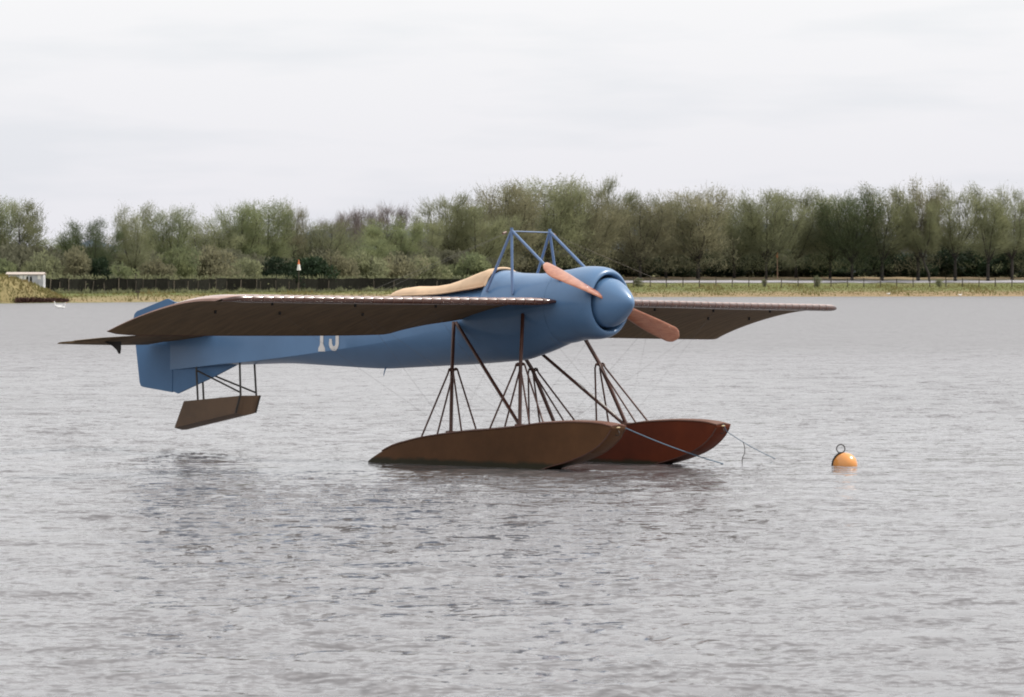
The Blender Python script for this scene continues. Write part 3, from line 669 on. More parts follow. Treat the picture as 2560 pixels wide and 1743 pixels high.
tag(tube('rope_end', [c0, c0 + Vector((.02, 0, -.06)), c0 + Vector((.02, 0, -.13)), c0 + Vector((-.005, 0, -.18)), c0 + Vector((-.01, 0, -.22)), c0 + Vector((0, 0, -.36))], 0.0045, M['iron'], None, 6), 'short dark rope tail hanging down to the water off the far float bow', 'rope')

# buoy: at the right, a little beyond the bows
by = empty('mooring_buoy', (3.745, 50.45, 0.0)); tag(by, 'orange ball buoy with an iron ring floating right of the seaplane', 'buoy')
bm = bmesh.new(); bmesh.ops.create_uvsphere(bm, u_segments=40, v_segments=24, radius=0.143)
for v in bm.verts: v.co.z = v.co.z * 0.97 + 0.0
me = bpy.data.meshes.new('ball'); bm.to_mesh(me); bm.free(); bl = link('ball', me, M['orange'], by, True); bl.rotation_euler = (0.2, -0.5, 0)
bl.location = (0, 0, 0.012)
tube('swivel_ring', [Vector((-0.045 + 0.047 * math.cos(t), 0, 0.195 + 0.047 * math.sin(t))) for t in np.linspace(0, 2 * math.pi, 25)], 0.0065, M['iron'], by, 8)
tube('iron_strap', [Vector((-0.045, -0.02, 0.152)), Vector((-0.075, -0.03, 0.140)), Vector((-0.112, -0.035, 0.105)), Vector((-0.136, -0.035, 0.06)), Vector((-0.146, -0.03, 0.0)), Vector((-0.15, -.03, -.05))], 0.010, M['iron'], by, 8)
box('shackle', (-0.070, -0.020, -.02, .02, .138, .158), M['iron'], by, 0.005)

# ------------------------------------------------------------------ trees
FPX = 11211.0
def wx(u, Y): return (u - 1280) / FPX * Y               # picture column of the survey sketch -> metres at depth Y
def wz(v, Y): return CAM_H + (705.5 - v) / FPX * Y
def tri_cloud(cen, dirs, L_, W_):
    """thin triangles: base at cen, pointing along dirs"""
    n = len(cen); side = rng.normal(size=(n, 3)); side -= (side * dirs).sum(1)[:, None] * dirs; side /= np.linalg.norm(side, axis=1)[:, None] + 1e-9
    V = np.empty((n, 3, 3)); V[:, 0] = cen - side * W_[:, None] / 2; V[:, 1] = cen + side * W_[:, None] / 2; V[:, 2] = cen + dirs * L_[:, None]
    return V.reshape(-1, 3)
def make_tree(seed, H, W, leafy=1.0, twig=1.0, trunk=0.22, nl=7, lean=0.0, leaf=0.19, low=0.2, dome=False):
    r = np.random.default_rng(seed); TV = []; TF = []
    def add(pts, rads, seg=5):
        V, F = tube_geo(pts, rads, seg); o = len(TV); TV.extend(V); TF.extend([tuple(i + o for i in f) for f in F])
    fork = H * trunk; top = Vector((lean * fork, 0, fork)); R0 = H * 0.0125
    add([Vector((0, 0, -0.8)), Vector((0.2 * lean * fork, 0, fork * .4)), top], [R0 * 1.4, R0 * 1.1, R0 * 0.95], 7)
    pts_all = []
    for i in range(nl):
        az = 2 * math.pi * (i + r.uniform(-.35, .35)) / nl; spread = W / 2 * r.uniform(.35, .95) * (0.35 if i == 0 else 1); hh = H * (0.98 - 0.30 * (spread / (W / 2)) ** 2 * r.uniform(.5, 1.2))
        if dome:
            spread = W / 2 * (0.05 if i == 0 else r.uniform(.25, .92)); hh = H * (0.60 + 0.38 * math.sqrt(1 - (spread / (W / 2)) ** 2))
        end = Vector((math.cos(az) * spread + lean * H * 0.5, math.sin(az) * spread, hh)); mid = top.lerp(end, 0.5) + Vector((math.cos(az), math.sin(az), 0)) * spread * 0.18 - Vector((0, 0, H * 0.03))
        P4 = [top, top.lerp(mid, .5) + Vector((r.normal(0, .1), r.normal(0, .1), 0)), mid, mid.lerp(end, .5) + Vector((r.normal(0, .25), r.normal(0, .25), 0)), end]
        add(P4, [R0 * .6, R0 * .48, R0 * .34, R0 * .2, 0.02])
        for j in range(9):
            t = 0.22 + 0.75 * j / 8 + r.uniform(-.04, .04); t = min(max(t, 0.1), 0.97)
            k = t * 4; i0 = min(int(k), 3); base = P4[i0].lerp(P4[i0 + 1], k - i0)
            a2 = az + r.uniform(-1.6, 1.6); ln = W * 0.24 * r.uniform(.5, 1.2) * (1.15 - t * 0.55)
            d = Vector((math.cos(a2), math.sin(a2), r.uniform(0.3, 1.5))).normalized()
            if t < 0.45: d = Vector((d.x, d.y, r.uniform(-.1, .5))).normalized()
            e1 = base + d * ln * .5; e2 = base + d * ln + Vector((0, 0, ln * .15))
            add([base, e1, e2], [R0 * .2, R0 * .12, 0.012], 4)
            m = 26; tt = r.random(m) ** 0.7
            b3 = np.array(base); q1 = np.array(e1); q2 = np.array(e2)
            pp = np.where(tt[:, None] < .5, b3 + (q1 - b3) * (tt[:, None] * 2), q1 + (q2 - q1) * (tt[:, None] * 2 - 1))
            pts_all.append((pp, np.array(d)))
    cen = np.concatenate([p + r.normal(0, W * 0.035, p.shape) for p, d in pts_all]); dd = np.concatenate([np.tile(d, (len(p), 1)) for p, d in pts_all])
    # low skirt of growth
    nlow = int(low * 1600); ang = r.random(nlow) * 6.283; rr_ = np.sqrt(r.random(nlow)) * W * 0.42
    lowp = np.stack([np.cos(ang) * rr_, np.sin(ang) * rr_, H * (0.12 + 0.40 * r.random(nlow))], 1)
    cen = np.concatenate([cen, lowp]); dd = np.concatenate([dd, np.tile([0, 0, 1.0], (nlow, 1))])
    def rep(n):
        i = r.integers(0, len(cen), n); return cen[i], dd[i]
    nt_ = int(6500 * twig); c, d = rep(nt_); outw = c - np.array([0, 0, H * 0.45]); outw /= np.linalg.norm(outw, axis=1)[:, None]
    dv = d * .5 + outw * .6 + np.array([0, 0, .75]) + r.normal(0, .33, (nt_, 3)); dv /= np.linalg.norm(dv, axis=1)[:, None]
    c = c + r.normal(0, .35, c.shape)
    V1 = tri_cloud(c, dv, r.uniform(.5, 1.5, nt_), r.uniform(.02, .045, nt_) * 1.2)
    nf = int(9000 * leafy); c, d = rep(nf); c = c + r.normal(0, .42, c.shape) + np.array([0, 0, .25])
    dv = r.normal(0, 1, (nf, 3)) + np.array([0, 0, .3]); dv /= np.linalg.norm(dv, axis=1)[:, None]
    V2 = tri_cloud(c, dv, r.uniform(.6, 1.3, nf) * leaf, r.uniform(.5, 1.0, nf) * leaf)
    V = np.concatenate([V1, V2]); Fc = np.arange(len(V)).reshape(-1, 3)
    return (TV, TF), (V, Fc)
def make_bush(seed, H, W, n=5200, leaf=0.24, stems=7):
    r = np.random.default_rng(seed); TV = []; TF = []
    for i in range(stems):
        a = r.random() * 6.283; s = W * .36 * r.random(); V, F = tube_geo([Vector((0, 0, -.3)), Vector((math.cos(a) * s * .5, math.sin(a) * s * .5, H * .45)), Vector((math.cos(a) * s, math.sin(a) * s, H * .85))], [.06, .04, .015], 4); o = len(TV); TV += V; TF += [tuple(k + o for k in f) for f in F]
    nb = 16; lob = np.stack([r.normal(0, W * .24, nb), r.normal(0, W * .24, nb), H * r.uniform(.2, .78, nb)], 1); lr = r.uniform(.16, .30, nb) * W
    i = r.integers(0, nb, n); d = r.normal(size=(n, 3)); d /= np.linalg.norm(d, axis=1)[:, None]
    c = lob[i] + d * (lr[i] * r.uniform(.55, 1.05, n))[:, None] * np.array([1, 1, .8]); c[:, 2] = np.abs(c[:, 2])
    dv = d * .6 + r.normal(0, .6, (n, 3)) + np.array([0, 0, .4]); dv /= np.linalg.norm(dv, axis=1)[:, None]
    V = tri_cloud(c, dv, r.uniform(.5, 1.6, n) * leaf, r.uniform(.4, .9, n) * leaf)
    return (TV, TF), (V, np.arange(len(V)).reshape(-1, 3))
def proto_mesh(tr, cr_):
    a = bpy.data.meshes.new('trunk'); a.from_pydata([tuple(v) for v in tr[0]], [], tr[1]); a.polygons.foreach_set('use_smooth', [True] * len(a.polygons)); a.materials.append(M['bark']); a.update()
    V, F = cr_; b = bpy.data.meshes.new('crown'); b.vertices.add(len(V)); b.vertices.foreach_set('co', V.astype(np.float32).ravel()); b.loops.add(F.size); b.loops.foreach_set('vertex_index', F.astype(np.int32).ravel())
    b.polygons.add(len(F)); b.polygons.foreach_set('loop_start', np.arange(0, F.size, 3, dtype=np.int32)); b.polygons.foreach_set('loop_total', np.full(len(F), 3, np.int32)); b.update(calc_edges=True)
    return a, b, V
PT = {}
for nm, args in dict(
    wide=dict(seed=1, H=14, W=11, leafy=1.15, twig=1.1, nl=8), wide2=dict(seed=2, H=14, W=10, leafy=1.0, twig=1.2, nl=9), dense=dict(seed=3, H=14, W=11, leafy=1.5, twig=1.0, nl=9, low=.3),
    open=dict(seed=4, H=14, W=8.5, leafy=.45, twig=.9, nl=6, low=.0, trunk=.26), vee=dict(seed=5, H=14, W=8, leafy=.42, twig=.85, nl=5, low=.02, trunk=.2), lean=dict(seed=6, H=14, W=8.5, leafy=.5, twig=.9, nl=6, lean=.28, low=.0, trunk=.3),
    round=dict(seed=31, H=14, W=11, leafy=1.3, twig=1.1, nl=13, low=.35, dome=True), round2=dict(seed=32, H=14, W=10, leafy=1.0, twig=1.2, nl=12, low=.2, dome=True),
    bare=dict(seed=8, H=14, W=7.5, leafy=.0, twig=.75, nl=7, low=0.0, trunk=.35), tall=dict(seed=9, H=14, W=6.5, leafy=.8, twig=1.0, nl=7, low=.1)).items():
    PT[nm] = proto_mesh(*make_tree(**args))
PB = {k: proto_mesh(*make_bush(s, 3.4, 4.6, n=n_, leaf=lf)) for k, s, n_, lf in (('b1', 11, 5200, .24), ('b2', 12, 4600, .26), ('b3', 13, 3000, .30))}
PW = {k: proto_mesh(*make_bush(s, 3.4, 4.2, n=n_, leaf=.26, stems=11)) for k, s, n_ in (('w1', 21, 2600), ('w2', 22, 3000))}
def place(name, protos, key, leafm, x, y, z, sx, sz, rot, label, cat, group=None):
    a, b, V = protos[key]; o = empty(name, (x, y, z), (0, 0, rot)); o.scale = (sx, sx, sz); tag(o, label, cat, group)
    t = bpy.data.objects.new('trunk' if cat == 'tree' else 'stems', a); C.objects.link(t); t.parent = o
    mk = (key, leafm)
    if mk not in place.cache:
        bb = b.copy(); bb.materials.clear(); bb.materials.append(M[leafm]); place.cache[mk] = bb
    c = bpy.data.objects.new('crown' if cat == 'tree' else 'leaves', place.cache[mk]); C.objects.link(c); c.parent = o
    return o
place.cache = {}
# survey of the far bank: (column, top row, crown width in px, kind, leaves, depth beyond the waterline, label)
TREES = [
 (-30, 505, 170, 'round', 'fresh', 62, 'broad green tree cut off by the left edge of the picture'),
 (62, 498, 150, 'lean', 'olive', 52, 'tall olive tree with a leaning dark trunk above the white hut'),
 (150, 588, 95, 'tall', 'fresh', 58, 'low green tree filling the dip right of the leaning tree'),
 (222, 548, 105, 'wide2', 'midlf', 46, 'dark spiky-topped tree just right of the dip in the treeline'),
 (338, 508, 108, 'vee', 'olive', 42, 'tall tree with a bare dark V-shaped fork above the netting fence'),
 (425, 522, 118, 'round', 'fresh', 60, 'rounded green tree directly right of the V-forked tree'),
 (520, 562, 130, 'round2', 'olive', 70, 'lower olive tree in front of the far blue-grey wood'),
 (600, 520, 125, 'round2', 'fresh', 62, 'green tree left of the tallest tree over the blue tail fin'),
 (668, 505, 125, 'round', 'fresh', 58, 'tallest green tree over the tail of the seaplane'),
 (735, 516, 70, 'bare', 'brownlf', 56, 'thin bare tree standing above the orange and white marker'),
 (800, 556, 150, 'round', 'olive', 54, 'wide low olive tree right of the marker'),
 (900, 590, 130, 'dense', 'fresh', 50, 'low bright green tree under the three bare trees'),
 (828, 548, 75, 'bare', 'bare', 95, 'small bare grey tree, left of three on the skyline'),
 (872, 528, 66, 'bare', 'bare', 95, 'bare grey tree, middle of three on the skyline'),
 (910, 521, 72, 'bare', 'bare', 92, 'bare grey tree, right of three on the skyline'),
 (975, 512, 92, 'bare', 'bare', 88, 'rounded bare tree with a green one growing in front of it'),
 (985, 545, 120, 'tall', 'fresh', 60, 'narrow green tree in front of the rounded bare tree'),
 (1062, 540, 90, 'open', 'olive', 60, 'thin open tree in the gap left of the high middle wood'),
 (1130, 488, 125, 'open', 'olive', 64, 'tall wispy tree at the left end of the high middle wood'),
 (1190, 510, 150, 'wide', 'olive', 56, 'olive tree behind the left cabane mast'),
 (1265, 470, 170, 'round2', 'brownlf', 62, 'brownish tree above the left cabane mast'),
 (1370, 450, 190, 'round', 'olive', 66, 'highest broad tree, above the right cabane mast'),
 (1450, 475, 160, 'wide', 'brownlf', 58, 'brown-green tree above the engine cowl'),
 (1512, 450, 120, 'open', 'olive', 70, 'pale open-topped tree right of the highest tree'),
 (1600, 500, 165, 'round', 'brownlf', 58, 'brownish tree above the seaplane spinner'),
 (1665, 492, 150, 'dense', 'olive', 64, 'dense tree between the spinner and the tan pole, left one'),
 (1745, 482, 175, 'round2', 'brownlf', 60, 'brown-topped tree between the spinner and the tan pole, middle one'),
 (1835, 505, 140, 'wide2', 'olive', 64, 'lower tree in the saddle just left of the tan pole'),
 (1915, 482, 140, 'round', 'olive', 60, 'olive tree directly above the tan pole'),
 (1990, 478, 150, 'wide', 'olive', 66, 'yellowish tree with a slanting dark trunk right of the tan pole'),
 (2075, 485, 130, 'wide2', 'olive', 62, 'mid-height olive tree left of the tallest right-hand trees'),
 (2130, 485, 150, 'round', 'midlf', 56, 'darker dense tree below the right-hand treetops'),
 (2205, 462, 135, 'vee', 'olive', 54, 'tall see-through tree with a bare V fork, first of the right-hand group'),
 (2295, 456, 105, 'tall', 'brownlf', 56, 'tall narrow tree, second of the right-hand group'),
 (2325, 500, 90, 'lean', 'olive', 50, 'tree with a bare stem leaning left in the right-hand group'),
 (2388, 472, 120, 'open', 'olive', 54, 'open-crowned tree with the blue distance showing through beside it'),
 (2470, 462, 120, 'vee', 'olive', 55, 'tall spreading tree near the right edge of the picture'),
 (2530, 478, 120, 'open', 'olive', 58, 'spreading tree cut by the right edge of the picture'),
 (2600, 500, 140, 'wide', 'olive', 62, 'tree mostly outside the right edge of the picture'),
]
for i, (u, v, wpx, key, lm, dd_, lab) in enumerate(TREES):
    Y = 600.0
    for _ in range(6): Y = float(shore(wx(u, Y))) + dd_
    X = wx(u, Y); z0 = float(gz(X, Y)) - .2; H = wz(v, Y) - z0; Wm = wpx / FPX * Y
    nat = {'round': 11, 'round2': 10, 'wide': 11, 'wide2': 10, 'dense': 11, 'open': 8.5, 'vee': 8, 'lean': 8.5, 'bare': 7.5, 'tall': 6.5}[key] * 1.12
    place('broadleaf_tree' if lm != 'bare' else 'bare_tree', PT, key, lm, X, Y, z0, Wm / nat * 1.62, H / 14.6, (i * 2.399) % 6.28 if key not in ('lean', 'vee') else (3.2 if u > 2000 or u < 100 else 0.2), lab, 'tree', 'trees along the far bank')

# bushes in front of the trees
BUSH = []
left_b = [(8, 640, 110, 'w1', 'fresh', 30, 'green bush behind the grass mound at the left edge'), (120, 625, 110, 'w2', 'olive', 34, 'olive bush right behind the white hut'), (190, 605, 110, 'w1', 'brownlf', 32, 'reddish-brown bush right of the white hut'),
 (250, 640, 90, 'b1', 'darklf', 28, 'dark bush low behind the netting fence, nearest the hut'), (300, 655, 80, 'w2', 'fresh', 30, 'small fresh green bush below the V-forked tree'), (395, 640, 100, 'w1', 'brownlf', 32, 'brown bush at the foot of the V-forked tree'),
 (440, 610, 90, 'w2', 'fresh', 34, 'yellow-green bush over the blue tail fin'), (525, 605, 140, 'w1', 'brownlf', 34, 'large domed brown bush over the netting fence'), (600, 645, 110, 'b3', 'olive', 30, 'olive bush between the brown dome and the marker'),
 (690, 640, 120, 'b1', 'darklf', 31, 'dark bush just left of the orange and white marker'), (770, 640, 120, 'b2', 'darklf', 31, 'dark bush just right of the orange and white marker'), (830, 625, 120, 'w2', 'brownlf', 36, 'brown bush second right of the marker'),
 (905, 620, 140, 'w1', 'olive', 34, 'olive bush under the bare skyline trees'), (990, 630, 120, 'w2', 'brownlf', 32, 'brown bush left of the tan cockpit cover'), (1060, 640, 110, 'b2', 'olive', 30, 'low bush above the tan cockpit cover'),
 (1165, 632, 120, 'b3', 'fresh', 33, 'fresh green bush left of the left cabane mast')]
BUSH += left_b
lab2 = ['green-black bush behind the spinner top, leftmost beyond the road', 'dark bush second beyond the road from the spinner', 'low dark bush third beyond the road from the spinner', 'rounded dark bush fourth beyond the road from the spinner',
 'dark bush fifth beyond the road, halfway from spinner to tan pole', 'dark bush sixth beyond the road from the spinner', 'dark bush standing just left of the tan pole', 'dark bush standing just right of the tan pole', 'dark bush second right of the tan pole', 'dark bush third right of the tan pole',
 'dark bush fourth right of the tan pole', 'black-green bush fifth right of the tan pole', 'black-green bush sixth right of the tan pole', 'black-green bush seventh right of the tan pole', 'black-green bush eighth right of the tan pole', 'black-green bush at the right edge of the picture']
us = [1395, 1455, 1530, 1600, 1672, 1745, 1825, 1900, 1975, 2050, 2125, 2200, 2280, 2360, 2440, 2525]
for i, (u, lb) in enumerate(zip(us, lab2)):
    BUSH.append((u, 640 - (u > 2000) * 10 - (u > 2300) * 14 - (i % 3) * 7, 118 + (i % 2) * 16, ('b1', 'b2')[i % 2], 'darklf', 72 + (i % 3) * 2, lb))
for i, (u, v, wpx, key, lm, dd_, lab) in enumerate(BUSH):
    Y = 600.0
    for _ in range(6): Y = float(shore(wx(u, Y))) + dd_
    X = wx(u, Y); z0 = float(gz(X, Y)) - .1; H = wz(v, Y) - z0; Wm = wpx / FPX * Y
    place('bush', PB if key[0] == 'b' else PW, key, lm, X, Y, z0, Wm / 4.9, H / 3.5, i * 1.7, lab, 'bush', 'bushes along the far bank')
# the wood behind that reads as one mass
Vs = []
for i in range(46):
    u = -200 + 3000 * (i + 0.5 * rng.random()) / 46; Y = 600.0
    for _ in range(6): Y = float(shore(wx(u, Y))) + 84 + 14 * rng.random()
    vtop = np.interp(u, [-200, 100, 180, 480, 700, 860, 1020, 1100, 1200, 1400, 1600, 2100, 2560], [600, 620, 620, 575, 590, 600, 600, 570, 520, 505, 530, 530, 560]) + rng.normal(0, 10)
    X = wx(u, Y); z0 = float(gz(X, Y)) - .3; H = wz(vtop, Y) - z0
    V = PT[('wide', 'dense', 'wide2')[i % 3]][2]; V = V.reshape(-1, 3, 3)[rng.random(len(V) // 3) < .36] ; c_ = V[:, :1]; V = (c_ + (V - c_) * 1.6).reshape(-1, 3)
    a = rng.random() * 6.28; sx = 0.75; R_ = np.array([[math.cos(a), -math.sin(a), 0], [math.sin(a), math.cos(a), 0], [0, 0, 1]])
    Vs.append((V * [sx, sx, H / 14.6]) @ R_.T + [X, Y, z0])
# undergrowth filling the foot of the wood
for i in range(70):
    u = -200 + 3000 * i / 70; Y = 600.0
    for _ in range(6): Y = float(shore(wx(u, Y))) + (74 + 6 * rng.random() if u > 1250 else 48 + 8 * rng.random())
    X = wx(u, Y); V = PB[('b1', 'b2', 'b3')[i % 3]][2]
    Vs.append(V * [1.1, 1.1, 1.0 + .5 * rng.random()] + [X, Y, float(gz(X, Y)) - .2])
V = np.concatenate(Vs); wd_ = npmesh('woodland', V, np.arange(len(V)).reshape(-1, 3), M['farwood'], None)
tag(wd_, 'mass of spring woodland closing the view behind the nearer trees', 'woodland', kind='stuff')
# far hill with a wood on it, the blue of haze mixed into its colour
hx_ = np.linspace(-420, 420, 120); hp = []
hill = []; hf = []
for j, (yy, f) in enumerate(((1500, 0), (1600, .7), (1700, 1.0), (1900, .6), (2100, 0))):
    for x in hx_: hill.append((x, yy, 4 + f * (15 + 6 * math.sin(x * .013 + 1) + 2.5 * math.sin(x * .07) + 1.2 * math.sin(x * .31) + rng.normal(0, .5))))
n_ = len(hx_)
for j in range(4):
    for i in range(n_ - 1): a = j * n_ + i; hf.append((a, a + 1, a + 1 + n_, a + n_))
tag(mesh('far_hill', hill, hf, mat('far_haze_blue_wood', (0.13, 0.16, 0.20), 0.95, 0.35, 0.05, spec=0.0), None, True), kind='structure')

# ------------------------------------------------------------------ far bank furniture
def at_px(u, dd_):
    Y = 600.0
    for _ in range(8): Y = float(shore(wx(u, Y))) + dd_
    return wx(u, Y), Y, float(gz(wx(u, Y), Y))
fe = empty('post_and_wire_fence', at_px(1585, 33)); tag(fe, 'line of low dark posts with wire in front of the pale road', 'fence')
fl_ = fe.location; tops = []
upost = [1543 + 41.1 * i for i in range(28)]
for i, u in enumerate(upost):
    X, Y, Z = at_px(u, 33); h = 1.42 + .12 * rng.normal() * .6; lx = rng.normal(0, .03)
    V, F = tube_geo([Vector((X, Y, Z - .3)) - fl_, Vector((X + lx, Y, Z + h)) - fl_], [.085, .075], 6)
    mesh('post', V, F, M['post'], fe, True, 40); tops.append((X, Y, Z))
for hh in (0.55, 0.95, 1.3):
    V, F = tube_geo([Vector((x, y - .1, z + hh)) - fl_ for x, y, z in tops], .006, 4); mesh('wire', V, F, M['wire'], fe)
nf_ = empty('netting_fence', at_px(112, 20)); tag(nf_, 'long dark netting fence with pale uneven posts behind the left bank', 'fence'); l0 = nf_.location
pu = [112, 124, 148, 171, 195, 213, 230, 262, 296, 318, 337, 357, 388, 420, 436, 470, 492, 525, 540, 566, 600, 640, 650, 690, 722, 745, 795, 820, 862, 898, 935, 985, 1040, 1090, 1150, 1210, 1270]
pp = []
for u in pu:
    X, Y, Z = at_px(u, 22); zb = wz(727 - 2 * (u < 200), Y); zt = wz(697, Y); pp.append((X, Y, Z, zb, zt))
for i in range(len(pp) - 1):
    a, b = pp[i], pp[i + 1]; y0 = .05
    V = [Vector(v) - l0 for v in ((a[0], a[1], min(a[2], a[3]) - .2), (b[0], b[1], min(b[2], b[3]) - .2), (b[0], b[1], b[4] + .06 * rng.normal()), (a[0], a[1], a[4] + .06 * rng.normal()))]
    V += [v + Vector((0, .06, 0)) for v in V]
    mesh('netting_panel', V, [(0, 1, 2, 3), (7, 6, 5, 4), (3, 2, 6, 7), (0, 3, 7, 4), (1, 5, 6, 2)], M['netting'], nf_)
for i, (X, Y, Z, zb, zt) in enumerate(pp):
    h = (zt - Z) * rng.uniform(.78, 1.04); lx = rng.normal(0, .09)
    V, F = tube_geo([Vector((X, Y - .12, Z - .5)) - l0, Vector((X + lx, Y - .12, Z + h)) - l0], [.055, .045], 6); mesh('post', V, F, M['palepost'], nf_, True, 40)

n = 9000; fu = rng.uniform(105, 1300, n); fX = np.empty(n); fY = np.empty(n); fY[:] = 480.0
for _ in range(8): fX = (fu - 1280) / FPX * fY; fY = shore(fX) + 22
front = rng.random(n) < .45; fY = fY + np.where(front, -rng.uniform(.2, 2.2, n), rng.uniform(.3, 2.5, n)); cl_ = np.clip(np.sin(fu * .05) * np.sin(fu * .13 + 1) + .35, 0.05, 1)
cen = np.stack([fX, fY, gz(fX, fY) + np.where(front, rng.uniform(0, .35, n) * cl_, rng.uniform(.3, 1.75, n))], 1); dv = rng.normal(0, .55, (n, 3)) + [0, 0, 1]; dv /= np.linalg.norm(dv, axis=1)[:, None]
V = tri_cloud(cen, dv, rng.uniform(.15, .55, n), rng.uniform(.05, .2, n)); tag(npmesh('fence_weeds', V, np.arange(len(V)).reshape(-1, 3), M['olive']), 'weeds and twigs growing along both sides of the netting fence', 'weeds', kind='stuff')

# white hut behind the mound
X0, Y0_, Z0 = at_px(62, 14); Y0_ = Y0_
hut = empty('site_hut', (X0, Y0_, Z0)); tag(hut, 'long low white hut half hidden by the grass mound at the left', 'hut')
sc_ = Y0_ / FPX; hw_ = 46 * sc_; ztop = wz(683, Y0_) - Z0; 
box('wall', (-hw_, hw_, 0, 2.2, -.4, ztop - .12), M['hutw'], hut, .02)
V = [(-hw_ - .08, -.12, ztop - .10), (hw_ + .08, -.12, ztop - .10), (hw_ + .08, 1.1, ztop + .10), (-hw_ - .08, 1.1, ztop + .10), (-hw_ - .08, 2.32, ztop - .10), (hw_ + .08, 2.32, ztop - .10)]
V += [(x, y, z - .09) for x, y, z in V]
mesh('roof', V, [(0, 1, 2, 3), (3, 2, 5, 4), (0, 6, 7, 1), (4, 5, 11, 10), (1, 7, 8, 2), (2, 8, 11, 5), (0, 3, 9, 6), (3, 4, 10, 9), (6, 9, 8, 7), (9, 10, 11, 8)], M['hutr'], hut)
for i, (cx, wdt) in enumerate(((-1.05, .34), (.25, .10), (.62, .10))):
    box('window' if i == 0 else 'drain_pipe', (cx - wdt, cx + wdt, -.03, .01, .35 if i == 0 else -.1, ztop - .35), mat('hut_window_dark', (.10, .11, .12), .3) if i == 0 else M['netting'], hut, .008)
for cx in (-.35, .1, 1.45): box('panel', (cx - .16, cx + .16, -.025, .004, ztop - .62, ztop - .2), M['markwh'], hut, .006)

# grass mound at the left edge
mv = []; mf = []; mu = np.linspace(-260, 165, 60)
for j, t in enumerate(np.linspace(0, 1, 14)):
    for u in mu:
        Yb = float(shore(wx(u, 436))) + .3; Y = Yb + 11 * t; X = wx(u, 440)
        hgt = wz(np.interp(u, [-260, -80, 0, 30, 62, 95, 125, 165], [672, 676, 684, 693, 706, 724, 742, 758]), 441)
        s = math.sin(math.pi * min(t * .98 + .01, 1)) ** .65; mv.append((X, Y, -.1 + max(hgt, 0.05) * s + .05 * math.sin(u * .3 + t * 9) * s))
for j in range(13):
    for i in range(59): a = j * 60 + i; mf.append((a, a + 1, a + 61, a + 60))
mo = mesh('grass_mound', mv, mf, mat('mound_turf', (0.25, 0.205, 0.10), 0.95, col2=(0.15, 0.13, 0.06), scale=1.2, spec=0.1), None, True); tag(mo, kind='structure')
# reddish brush along the water under the mound
n = 2600; bx = rng.uniform(wx(38, 437), wx(142, 437), n); byy = np.array([float(shore(x)) for x in bx]) + rng.uniform(.1, 1.6, n)
cen = np.stack([bx, byy, rng.uniform(.0, .36, n) * np.interp(bx, [wx(38, 437), wx(60, 437), wx(142, 437)], [1, 1, .6])], 1) + [0, 0, .12]; dv = rng.normal(0, 1, (n, 3)); dv /= np.linalg.norm(dv, axis=1)[:, None]
V = tri_cloud(cen, dv, rng.uniform(.15, .4, n), rng.uniform(.05, .16, n)); tag(npmesh('brushwood', V, np.arange(len(V)).reshape(-1, 3), M['brush']), 'band of reddish-brown brushwood along the water under the grass mound', 'brushwood', kind='stuff')
# grass tufts over the bank
n = 26000; tx = rng.uniform(-75, 110, n); td = rng.uniform(.3, 44, n) ** 1.0; ty = shore(tx) + td; tz = gz(tx, ty)
cen = np.stack([tx, ty, tz], 1); dv = rng.normal(0, .35, (n, 3)) + [0, 0, 1]; dv /= np.linalg.norm(dv, axis=1)[:, None]
hh = rng.uniform(.08, .26, n) * (1 + 1.2 * (np.sin(tx * .7) * np.sin(tx * .23 + 1) > .45))
V = tri_cloud(cen, dv, hh, rng.uniform(.06, .22, n)); tag(npmesh('bank_grass', V, np.arange(len(V)).reshape(-1, 3), M['grass']), 'rough grass and weeds growing all along the far bank', 'grass', kind='stuff')

n = 5000; mu_ = rng.uniform(-250, 160, n); mt = rng.uniform(.03, .6, n); vi = rng.integers(0, 12 * 59, n); vi = (vi // 59) * 60 + vi % 59; mva = np.array(mv)
fu = rng.random((n, 1)); fv = rng.random((n, 1)); cen = mva[vi] * (1 - fu) * (1 - fv) + mva[vi + 1] * fu * (1 - fv) + mva[vi + 60] * (1 - fu) * fv + mva[vi + 61] * fu * fv
dv = rng.normal(0, .35, (n, 3)) + [0, 0, 1]; dv /= np.linalg.norm(dv, axis=1)[:, None]
V = tri_cloud(cen, dv, rng.uniform(.1, .38, n), rng.uniform(.08, .25, n)); tag(npmesh('mound_grass', V, np.arange(len(V)).reshape(-1, 3), M['grass']), 'dry tufted grass covering the mound at the left edge', 'grass', kind='stuff')

# marker, poles
X, Y, Z = at_px(747, 20); mk = empty('channel_marker', (X, Y, Z)); tag(mk, 'small orange and white cone marker on a post above the netting fence', 'marker')
zt = wz(649, Y) - Z; zb = wz(676, Y) - Z
tube('post', [Vector((0, 0, -.3)), Vector((0, 0, zb))], .05, M['post'], mk)
V, F = loft([[Vector((R * math.cos(t), R * math.sin(t), z)) for t in [2 * math.pi * k / 16 for k in range(16)]] for R, z in ((.24, zb), (.13, zb + (zt - zb) * .55))]); mesh('white_cone', V, F, M['markwh'], mk, True, 40)
V, F = loft([[Vector((R * math.cos(t), R * math.sin(t), z)) for t in [2 * math.pi * k / 16 for k in range(16)]] for R, z in ((.135, zb + (zt - zb) * .55), (.02, zt))]); mesh('orange_cone', V, F, M['markor'], mk, True, 40)
X, Y, Z = at_px(1943, 60); po = empty('marker_pole', (X, Y, Z)); tag(po, 'tall thin tan pole with a pale head beside the road', 'pole')
h = wz(632, Y) - Z; tube('shaft', [Vector((0.05, 0, -.3)), Vector((-.02, 0, h - .5))], .075, M['pole'], po)
box('head', (-.14, .12, -.08, .08, h - .75, h), M['markor'], po, .02)
X, Y, Z = at_px(345, 4); sp_ = empty('stake', (X, Y, Z)); tag(sp_, 'short dark stake with a crosspiece on the shore left of the tail fin', 'stake')
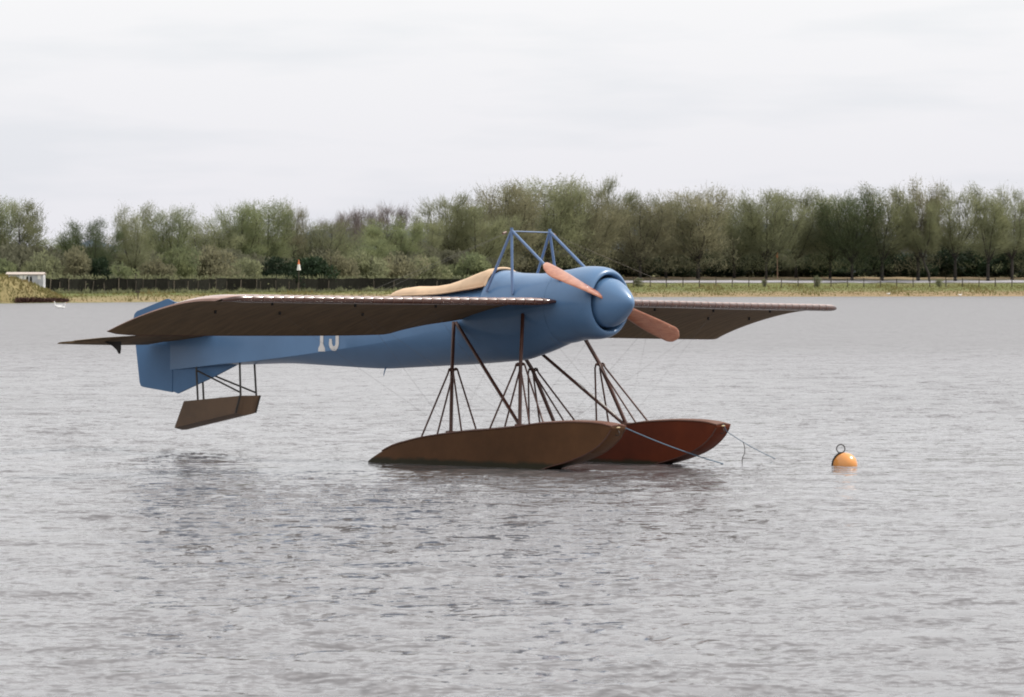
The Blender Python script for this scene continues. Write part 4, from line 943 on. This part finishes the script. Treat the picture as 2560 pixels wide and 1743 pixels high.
tube('shaft', [Vector((0, 0, -.2)), Vector((.03, 0, .85))], .05, M['post'], sp_); box('crosspiece', (-.28, .22, -.03, .03, .62, .80), M['post'], sp_, .01)
# small plants among the fence posts
for (u, h_, wd0, lab) in ((1595, 1.5, 1.5, 'thin sapling bush among the first fence posts right of the spinner'), (1911, 1.3, 1.0, 'small dark shrub touching a fence post near the tan pole'), (2043, 1.9, 1.4, 'bushy shrub growing round a fence post right of the tan pole'), (2348, 1.4, 1.2, 'faint low shrub among the right-hand fence posts')):
    X, Y, Z = at_px(u, 34); place('shrub', PW, 'w1', 'olive', X, Y, Z, wd0 / 4.6, h_ / 3.5, u, lab, 'shrub')

# birds
def bird(x, y, z, s, head, name, label, cat, group=None, swim=True):
    o = empty(name, (x, y, z), (0, 0, head)); tag(o, label, cat, group)
    rings = []
    for t, R in ((-.5, .01), (-.42, .07), (-.25, .14), (0, .17), (.2, .15), (.34, .09), (.40, .03)):
        rings.append([Vector((t * s, R * s * math.cos(a), (.12 + .10 * (t < -.3) + R * .85 * math.sin(a)) * s)) for a in [2 * math.pi * k / 10 for k in range(10)]])
    V, F = loft(rings); mesh('body', V, F, M['bird'], o, True)
    tube('neck', [Vector((.30 * s, 0, .18 * s)), Vector((.40 * s, 0, .36 * s)), Vector((.38 * s, 0, .55 * s)), Vector((.46 * s, 0, .60 * s))], [.06 * s, .045 * s, .04 * s, .05 * s], M['bird'], o, 8)
    tube('beak', [Vector((.48 * s, 0, .60 * s)), Vector((.60 * s, 0, .57 * s))], [.028 * s, .008 * s], M['beak'], o, 6)
    return o
def water_at(u, v): Y = CAM_H * FPX / (v - 705.5); return wx(u, Y), Y
X, Y = water_at(146, 768); bird(X, Y, -.03, .8, 2.9, 'water_bird', 'white bird floating off the left shore, the left of two', 'bird', 'white birds swimming off the left shore')
X, Y = water_at(153, 771); bird(X, Y, -.03, .8, .1, 'water_bird', 'white bird floating off the left shore, the right of two', 'bird', 'white birds swimming off the left shore')
X, Y, Z = at_px(2221, 2.5); bird(X, Y, Z + .05, .65, .4, 'gull', 'white gull standing on the right bank, left of two', 'gull', 'gulls on the right bank')
X, Y, Z = at_px(2400, .9); bird(X, Y, Z + .05, .7, .4, 'gull', 'white gull at the waterline of the right bank, right of two', 'gull', 'gulls on the right bank')
